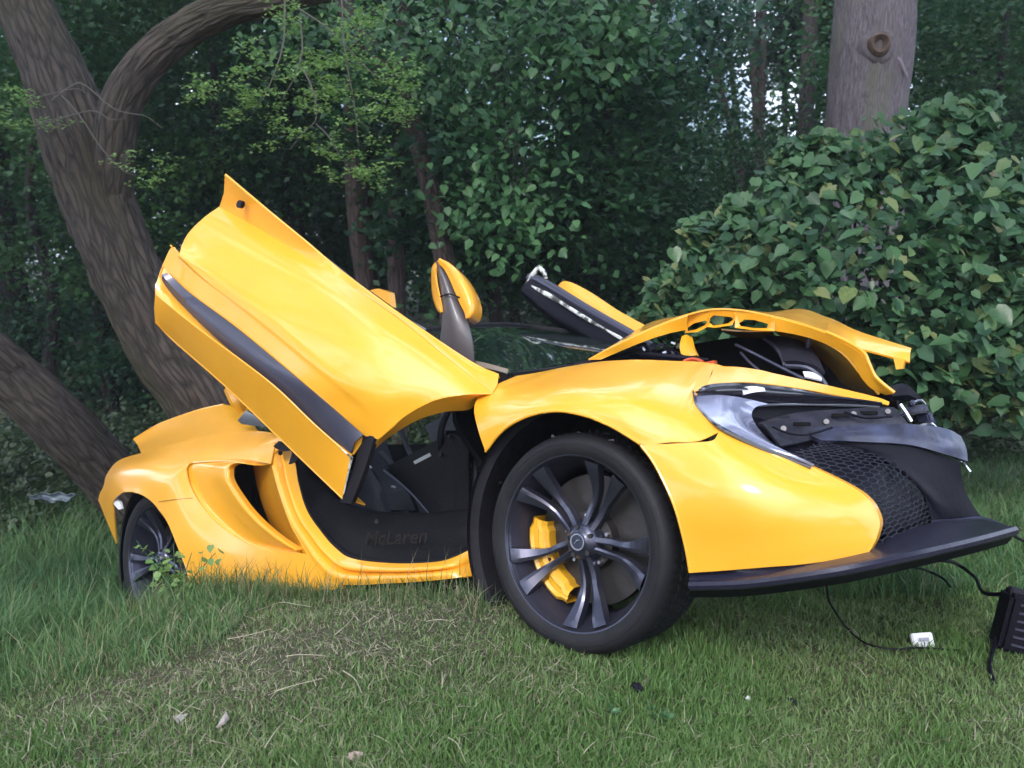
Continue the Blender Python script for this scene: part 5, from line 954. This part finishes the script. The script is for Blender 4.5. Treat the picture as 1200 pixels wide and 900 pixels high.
for k in range(26):
    px_ = r3.uniform(-200, 1400); D_ = r3.uniform(13, 24); p0 = wpt(px_, 300, D_); g = gz(p0[0], p0[1]) - .2; x, y = p0[0], p0[1]; l = r3.normal(0, .5)
    b.tube([(x, y, g), (x + l * .3, y, g + 2.5), (x + l, y, g + 6), (x + l * 1.5, y, g + 9)], [r3.uniform(.09, .2), .1, .05], 8, 10)
tag(b.build('distant_trunks', M['bark_dark']), 'many thin dark trunks deep in the wood', 'woods', kind='stuff')
# undergrowth beneath the trees
pts = []
for k in range(230):
    px_ = r3.uniform(-150, 1350); D_ = r3.uniform(6.3, 13) if k % 3 else r3.uniform(5.6, 7.5); x, y = (px_ - 600) / FPX * D_, D_; s_ = r3.uniform(.35, .75)
    if x < 0 and D_ < 6.6 and px_ > 40: continue
    n = 900; q = clump_points(n, (s_, s_, s_ * .6), 20, .12) + np.array([x, y, gz(x, y) + s_ * .45]); pts.append(q)
Q = np.vstack(pts); V, F = leaves(Q, .05 * rng.uniform(.5, 1.4, len(Q)), 'diamond'); tag(link('undergrowth', mesh_from('undergrowth', V, F), M['leaf_under'], None, False), 'dim scrubby undergrowth on the woodland floor', 'undergrowth', kind='stuff')

# broad drooping boughs of the middle tree: bigger leaves that read one by one
def bough(lab, spots, n, size, m, name='leafy_bough', catn='branch'):
    c0 = wpt(*spots[0][:3]); ps = []
    for (px_, py_, D_, r_) in spots: ps.append(wpt(px_, py_, D_) - c0 + rng.normal(size=(int(n * r_), 3)) * np.array([.22, .22, .16]) * r_ ** .5)
    V, F = leaves(np.vstack(ps), size * rng.uniform(.7, 1.2, sum(len(p) for p in ps)), 'heart', .6, .3, (0, -.6, .5)); e = empty(name, c0); tag(e, lab, catn, 'leafy boughs hanging in front of the wood')
    link('foliage', mesh_from('foliage', V, F), M[m], e, False)
    b = MB()
    for (px_, py_, D_, r_) in spots[1:]: b.tube([wpt(spots[0][0], spots[0][1] - 40, spots[0][2]) - c0, wpt(.5 * (spots[0][0] + px_), .5 * (spots[0][1] + py_) - 30, D_) - c0, wpt(px_, py_, D_) - c0], [.006, .004, .002], 5, 8)
    b.build('stem', M['bark_dark'], e); return e
bough('drooping bough of broad leaves above and right of the mirror', [(600, 190, 6.2, 1.2), (580, 225, 6.2, 1.1), (610, 250, 6.2, 1.0), (565, 270, 6.3, .9), (630, 262, 6.1, .6), (545, 250, 6.3, .7), (600, 290, 6.3, .6)], 95, .075, 'leaf_bough')
bough('broad-leaved bough hanging from the top edge right of centre', [(690, 30, 6.2, 1.2), (650, 60, 6.2, 1.2), (700, 80, 6.2, 1.1), (660, 20, 6.3, 1.3), (730, 50, 6.2, .9), (620, 30, 6.4, 1.2), (680, 110, 6.3, .7), (740, 10, 6.3, 1)], 110, .085, 'leaf_bough')
bough('blue-green bough hanging from the top edge left of centre', [(520, 30, 6.6, 1.4), (500, 70, 6.6, 1.2), (550, 90, 6.6, 1.3), (580, 60, 6.6, 1.2), (530, 130, 6.6, 1.2), (600, 130, 6.6, 1.1), (480, 110, 6.7, 1), (560, 160, 6.6, 1)], 130, .07, 'leaf_bough')
bough('mid-green bough above the light green sprays', [(370, 10, 5.4, 1.0), (400, 25, 5.4, 1.0), (430, 15, 5.5, 1.0), (345, 30, 5.4, .8), (460, 40, 5.6, .9), (390, 60, 5.5, .8), (330, 60, 5.4, .5)], 110, .06, 'leaf_bough')
bough('leafy bough left of the knotted trunk', [(850, 40, 8, 1.4), (820, 20, 8, 1.4), (870, 10, 8, 1.2), (800, 60, 8, 1.2)], 110, .08, 'leaf_dark')

# ------------------------------------------------------------------ the big bush on the right
bc = np.array([2.05, 4.55, 0.]); bc[2] = gz(bc[0], bc[1]); bush = empty('broadleaf_bush', bc)
tag(bush, 'big bush of broad round leaves standing behind the crumpled bonnet', 'bush')
def leaf_mesh(name, yellow=False):
    loc = [(-.40, 0, 0), (-.50, .20, .02), (-.30, .40, .05), (.02, .42, .06), (.30, .26, .02), (.58, 0, -.10), (.30, -.26, .02), (.02, -.42, .06), (-.30, -.40, .05), (-.50, -.20, .02), (-.1, 0, -.03), (.25, 0, -.06)]
    F = [(0, 10, 1), (1, 10, 2), (2, 10, 3), (3, 10, 11), (3, 11, 4), (4, 11, 5), (5, 11, 6), (6, 11, 7), (7, 11, 10), (7, 10, 8), (8, 10, 9), (9, 10, 0)]
    return mesh_from(name, np.array(loc), np.array(F))
def leafcol(name, c, r=.35):
    m = bpy.data.materials.new(name); m.use_nodes = True; t = m.node_tree; b = t.nodes['Principled BSDF']; out = t.nodes['Material Output']; n = t.nodes.new('ShaderNodeTexNoise'); n.inputs['Scale'].default_value = 5; tc_ = t.nodes.new('ShaderNodeTexCoord')
    rp_ = t.nodes.new('ShaderNodeValToRGB'); rp_.color_ramp.elements[0].position = .35; rp_.color_ramp.elements[1].position = .7; rp_.color_ramp.elements[0].color = (c[0] * .7, c[1] * .75, c[2] * .8, 1); rp_.color_ramp.elements[1].color = (*[v * 1.15 for v in c], 1)
    t.links.new(tc_.outputs['Object'], n.inputs['Vector']); t.links.new(n.outputs['Fac'], rp_.inputs['Fac']); t.links.new(rp_.outputs['Color'], b.inputs['Base Color']); b.inputs['Roughness'].default_value = r
    tr = t.nodes.new('ShaderNodeBsdfTranslucent'); mx_ = t.nodes.new('ShaderNodeMixShader'); mx_.inputs[0].default_value = .3; t.links.new(rp_.outputs['Color'], tr.inputs['Color']); t.links.new(b.outputs[0], mx_.inputs[1]); t.links.new(tr.outputs[0], mx_.inputs[2]); t.links.new(mx_.outputs[0], out.inputs['Surface']); return m
LM = []
for c in ((.045, .115, .042), (.065, .145, .05), (.034, .085, .038), (.10, .18, .05), (.15, .20, .06), (.19, .18, .09)):
    me = leaf_mesh('leaf'); me.materials.append(leafcol('bush_leaf_tone', c)); LM.append(me)
# lobes of the bush in photo terms: (x, y, depth, radius in metres)
LB = [(800, 345, 5.1, .26), (775, 380, 5.2, .22), (935, 185, 4.9, .15), (962, 172, 4.85, .12), (1150, 130, 4.5, .12), (1135, 165, 4.4, .18), (1185, 235, 4.3, .2), (1205, 265, 4.2, .22), (870, 255, 4.9, .16), (820, 275, 5, .16), (830, 345, 4.9, .36), (880, 310, 4.8, .42), (940, 260, 4.7, .45), (1000, 230, 4.6, .42), (1050, 190, 4.55, .36), (1100, 180, 4.5, .34), (1120, 150, 4.5, .22), (950, 330, 4.5, .5), (1020, 300, 4.3, .5), (1090, 260, 4.2, .5), (1150, 290, 4.2, .45), (1050, 370, 4.3, .5), (1130, 370, 4.1, .45), (1190, 340, 4.2, .4), (1230, 250, 4.4, .4), (1100, 420, 4.2, .4), (1170, 420, 4.2, .35), (860, 370, 4.9, .4), (1000, 190, 4.9, .25), (940, 210, 4.9, .28), (1240, 400, 4.2, .5), (1040, 425, 4.4, .35), (1100, 450, 4.3, .3), (1170, 455, 4.2, .3), (1240, 450, 4.2, .35), (980, 400, 4.6, .4), (900, 400, 4.9, .4), (830, 390, 5.1, .35), (1300, 320, 4.4, .5)]
def bush_pts(n, shell):
    A = np.array(LB); k = rng.integers(0, len(A), n); out = np.empty((n, 3))
    for i in range(n):
        x, y, D_, r_ = A[k[i]]; d = rand_dirs(1)[0]
        if shell: d[1] = -abs(d[1]); rad_ = r_ * rng.uniform(.85, 1.1)
        else: rad_ = r_ * rng.uniform(0, 1) ** .5
        out[i] = wpt(x, y, D_) + d * rad_ * np.array([1, .8, .85])
    return out
q = bush_pts(11000, False); V, F = leaves(q - bc, .074 * rng.uniform(.4, 1.4, len(q)), 'heart', .5, .3, (.1, -.75, .55)); tag(link('leaf_mass', mesh_from('leaf_mass', V, F), M['leaf_bush'], bush, False), kind='stuff')
q = bush_pts(300, True)
for i, p in enumerate(q):
    spare_draw = rng.uniform(); me = LM[rng.choice(6, p=[.20, .22, .08, .25, .17, .08] if p[2] > .75 or p[0] < 2.2 else [.10, .14, .05, .28, .30, .13])] if p[0] > 2.0 else LM[rng.choice(5, p=[.38, .26, .22, .12, .02])]  # leaf tones picked at random, yellower toward the lower right
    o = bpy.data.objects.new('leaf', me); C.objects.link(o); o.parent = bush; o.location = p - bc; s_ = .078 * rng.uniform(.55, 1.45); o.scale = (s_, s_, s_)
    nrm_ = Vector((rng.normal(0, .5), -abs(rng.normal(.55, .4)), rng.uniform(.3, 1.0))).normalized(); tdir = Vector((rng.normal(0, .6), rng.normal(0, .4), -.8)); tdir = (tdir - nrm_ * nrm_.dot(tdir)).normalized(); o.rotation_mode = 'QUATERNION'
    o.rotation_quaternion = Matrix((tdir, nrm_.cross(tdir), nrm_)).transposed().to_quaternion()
b = MB()
for x, y, D_, r_ in LB: p = wpt(x, y, D_) - bc; b.tube([(rng.normal(0, .15), rng.normal(0, .1), 0), (p[0] * .5, p[1] * .5, p[2] * .6), p], [.018, .012, .005], 6, 10)
b.build('stems', M['bark_dark'], bush)

# small leafy weed by the rear wheel
def weed(lab, px_, py_, up_, n, size, hgt, m, name='weed'):
    g = hit(px_, py_); e = empty(name, g); tag(e, lab, 'weed', 'weeds in the grass'); ps = []; b = MB()
    for k in range(max(3, n // 12)):
        d = rng.normal(0, .35, 2) * hgt; top = np.array([d[0], d[1], hgt * rng.uniform(.7, 1.1)]); b.tube([(0, 0, 0), top * [.4, .4, .5], top], [.003, .0015], 5, 6)
        for t_ in rng.uniform(.2, 1, 12): ps.append(top * t_ ** .9 + rng.normal(0, .018, 3))
    V, F = leaves(np.array(ps), size * rng.uniform(.7, 1.3, len(ps)), 'heart', .3, .8); link('foliage', mesh_from('foliage', V, F), M[m], e, False); b.build('stem', M['leaf_mid'], e)
weed('bright green leafy weed growing in front of the rear wheel', 208, 712, 0, 96, .030, .25, 'leaf_light')
weed('low broad-leaved weed in the grass right of the dry patch', 770, 850, 0, 20, .014, .025, 'leaf_bough')
weed('small clover-like weed near the bottom middle', 715, 838, 0, 18, .012, .02, 'leaf_bough')

# ------------------------------------------------------------------ debris
def thing(name, p, lab, cat, rz=0, group=None): e = empty(name, p, (0, 0, rz)); tag(e, lab, cat, group); return e
p = hit(1181, 762); p[2] += .0
bx = thing('torn_off_lamp_unit', p, 'black ribbed box torn off the car hanging on its cable at the right edge', 'car part')
b = MB(); up = np.array([.18, .05, .98]); up /= np.linalg.norm(up); sx = np.array([.95, -.25, -.17]); sx -= up * (up @ sx); sx /= np.linalg.norm(sx); sy = np.cross(up, sx); Rm = np.stack([sx, sy, up], 1)
b.box(up * .095 + sx * .03, (.15, .10, .18), Rm); b.build('housing', M['black'], bx, bevel=.012)
for k in range(6): b = MB(); b.box(up * (.035 + .025 * k) + sx * .035 - sy * .052, (.105, .008, .006), Rm); b.build('rib', M['trim'], bx, smooth=False)
b = MB(); b.box(up * .185 - sx * .02, (.035, .03, .025), Rm); b.build('connector', M['cabin_grey'], bx, bevel=.003)
def cable(pts, r, lab, m='black'):
    c0 = np.array(pts[0]); b = MB(); b.tube([np.array(q_) - c0 for q_ in pts], r, 7, 8 * len(pts)); o = b.build('cable', M[m]); o.location = c0; tag(o, lab, 'cable', 'cables hanging from the torn front')
cw = lambda x, y, v: car_world(P(x, y, v))
cable([cw(1098, 655, -.35), hit(1120, 660, .16), hit(1142, 676, .13), hit(1154, 695, .14), p + up * .18 - sx * .02], [.008, .006, .007], 'thick black cable from the splitter to the ribbed box')
cable([cw(1060, 662, -.35), hit(1085, 668, .1), hit(1105, 678, .08), hit(1114, 688, .05)], [.006, .005, .004], 'short cut black cable under the splitter')
cable([cw(968, 678, -.2), hit(972, 705, .12), hit(992, 735, .03), hit(1015, 754, .02), hit(1050, 761, .02), hit(1068, 759, .02), hit(1096, 760, .02), hit(1122, 762, .01)], .0028, 'thin black wire curving from the splitter to the white tag')
cable([cw(1186, 622, -.57), hit(1192, 630, .3), hit(1215, 640, .2)], .006, 'black cable leaving the splitter tip at the right edge')
cable([p + [-.04, 0, .04], hit(1160, 780, .02), hit(1165, 800, .01)], .006, 'loose cable end below the ribbed box')
p = hit(1080, 758); tg = thing('white_tag', p + [0, 0, .022], 'small white plug tag lying on the thin wire', 'tag', .15)
b = MB(); b.box((0, 0, .0), (.072, .014, .045), np.array(Matrix.Rotation(R(-30), 3, 'X'))); b.build('tag_body', M['white'], tg, bevel=.003)
b = MB(); b.box((.0, -.010, .008), (.03, .003, .010), np.array(Matrix.Rotation(R(-30), 3, 'X'))); b.build('tag_print', mat('faded_grey_print', (.3, .3, .36), .6), tg, smooth=False)
b = MB(); b.box((0, .0, -.024), (.04, .012, .008), np.array(Matrix.Rotation(R(-30), 3, 'X'))); b.build('tag_foot', M['black'], tg, smooth=False)
def shard(name, px_, py_, s, m, lab, cat, seed, upz=.01, flat=.25, group=None):
    r_ = np.random.default_rng(seed); n = 7; a = np.sort(r_.uniform(0, 2 * math.pi, n)); poly = [(s * math.cos(t_) * r_.uniform(.6, 1), s * math.sin(t_) * r_.uniform(.5, .9), s * r_.uniform(-flat, flat)) for t_ in a]
    b = MB(); b.prism(poly, (0, 0, s * .25)); o = b.build(name, m, smooth=False); o.location = hit(px_, py_, upz); o.rotation_euler = (R(25), 0, r_.uniform(0, 6)); tag(o, lab, cat, group); return o
shard('bark_chip', 416, 887, .022, mat('pale_pink_bark', (.35, .25, .22), .8), 'pale pinkish bark chip near the bottom edge left of centre', 'chip', 1)
shard('black_fragment', 746, 806, .02, M['black'], 'small black plastic fragment in the grass below the front tyre', 'fragment', 2, .02, .9)
shard('grey_chip', 877, 820, .012, M['chipped'], 'small grey chip left of the dark green tuft at lower right', 'fragment', 3)
shard('grey_chip', 928, 822, .016, M['cabin_grey'], 'brownish chip beside the dark green tuft at lower right', 'fragment', 4)
shard('dead_leaf', 262, 848, .03, mat('pale_dead_leaf', (.33, .28, .26), .8), 'pale dead leaf in the bare spot at lower left', 'leaf', 5)
shard('dead_leaf', 212, 842, .022, mat('grey_dead_leaf', (.28, .26, .24), .8), 'grey dead leaf beside the slanting straw stalk', 'leaf', 6)
o = shard('bent_clip', 802, 712, .022, M['chrome'], 'shiny bent metal clip hanging behind the front tyre under the splitter', 'clip', 7)
# clear bent plastic shard in the ditch
b = MB(); G = np.array([[[.17 * u_, .03 * math.sin(3 * v_) + .05 * (1 - u_ * u_), -.07 * v_ * (1 - u_ * u_ * .8) + .01 * math.sin(9 * u_)] for u_ in np.linspace(-1, 1, 18)] for v_ in np.linspace(0, 1, 8)]); b.slab(G, .003)
gp = mat('clear_bluish_plastic', (.30, .36, .44), .15, coat=.5, var=((.12, .16, .2), 20, .2)); gp.node_tree.nodes['Principled BSDF'].inputs['Transmission Weight'].default_value = .3
pc = b.build('plastic_shard', gp); pc.location = hit(60, 580, .36); tag(pc, 'clear bluish plastic shard lying in the ditch at the left', 'plastic shard')

# unseen leaf clumps added to cut sky light and shape the paint's reflections
pc_ = []; r4 = np.random.default_rng(21)
for k in range(105):
    x, y, z = r4.uniform(-9, 8), r4.uniform(-1, 8), r4.uniform(4.2, 8)
    if -3.2 < x < 1.5 and y < 1.2: continue
    pc_.append(clump_points(420, (1.0, 1.0, .5), 12, .2) + [x, y, z])
for k in range(60):
    a = R(r4.uniform(-150, -60)); d_ = r4.uniform(7, 11); z = r4.uniform(.5, 7) 
    pc_.append(clump_points(420, (.9, .9, .8), 10, .22) + [d_ * math.sin(a), d_ * math.cos(a), z])
for k in range(60):
    a = R(r4.uniform(120, 240)); d_ = r4.uniform(11, 14); pc_.append(clump_points(420, (1.6, 1.6, .9), 14, .3) + [d_ * math.sin(a), d_ * math.cos(a), r4.uniform(.3, 3.2)])
Q = np.vstack(pc_); V, F = leaves(Q, .12 * rng.uniform(.6, 1.3, len(Q)), 'diamond'); tag(link('added_shade_canopy', mesh_from('added_shade_canopy', V, F), M['leaf_mid'], None, False), 'unseen leaf clumps added to shade the car and shape its reflections', 'canopy', kind='stuff')

# thin added haze: slight in the far wood, mostly imitating a veiled lens
hb = MB(); hb.box((0, 10, 5.5), (262, 262, 18)); hz = hb.build('haze', None, smooth=False); hm = bpy.data.materials.new('veil_haze'); hm.use_nodes = True; ht = hm.node_tree
for n_ in list(ht.nodes):
    if n_.type != 'OUTPUT_MATERIAL': ht.nodes.remove(n_)
pv = ht.nodes.new('ShaderNodeVolumePrincipled'); pv.inputs['Color'].default_value = (.80, .88, 1, 1); pv.inputs['Density'].default_value = .0022; pv.inputs['Anisotropy'].default_value = .2
ht.links.new(pv.outputs[0], ht.nodes['Material Output'].inputs['Volume']); hz.data.materials.clear(); hz.data.materials.append(hm); tag(hz, 'thin bluish haze over the wood, added to imitate a veiled lens', 'haze', kind='stuff')
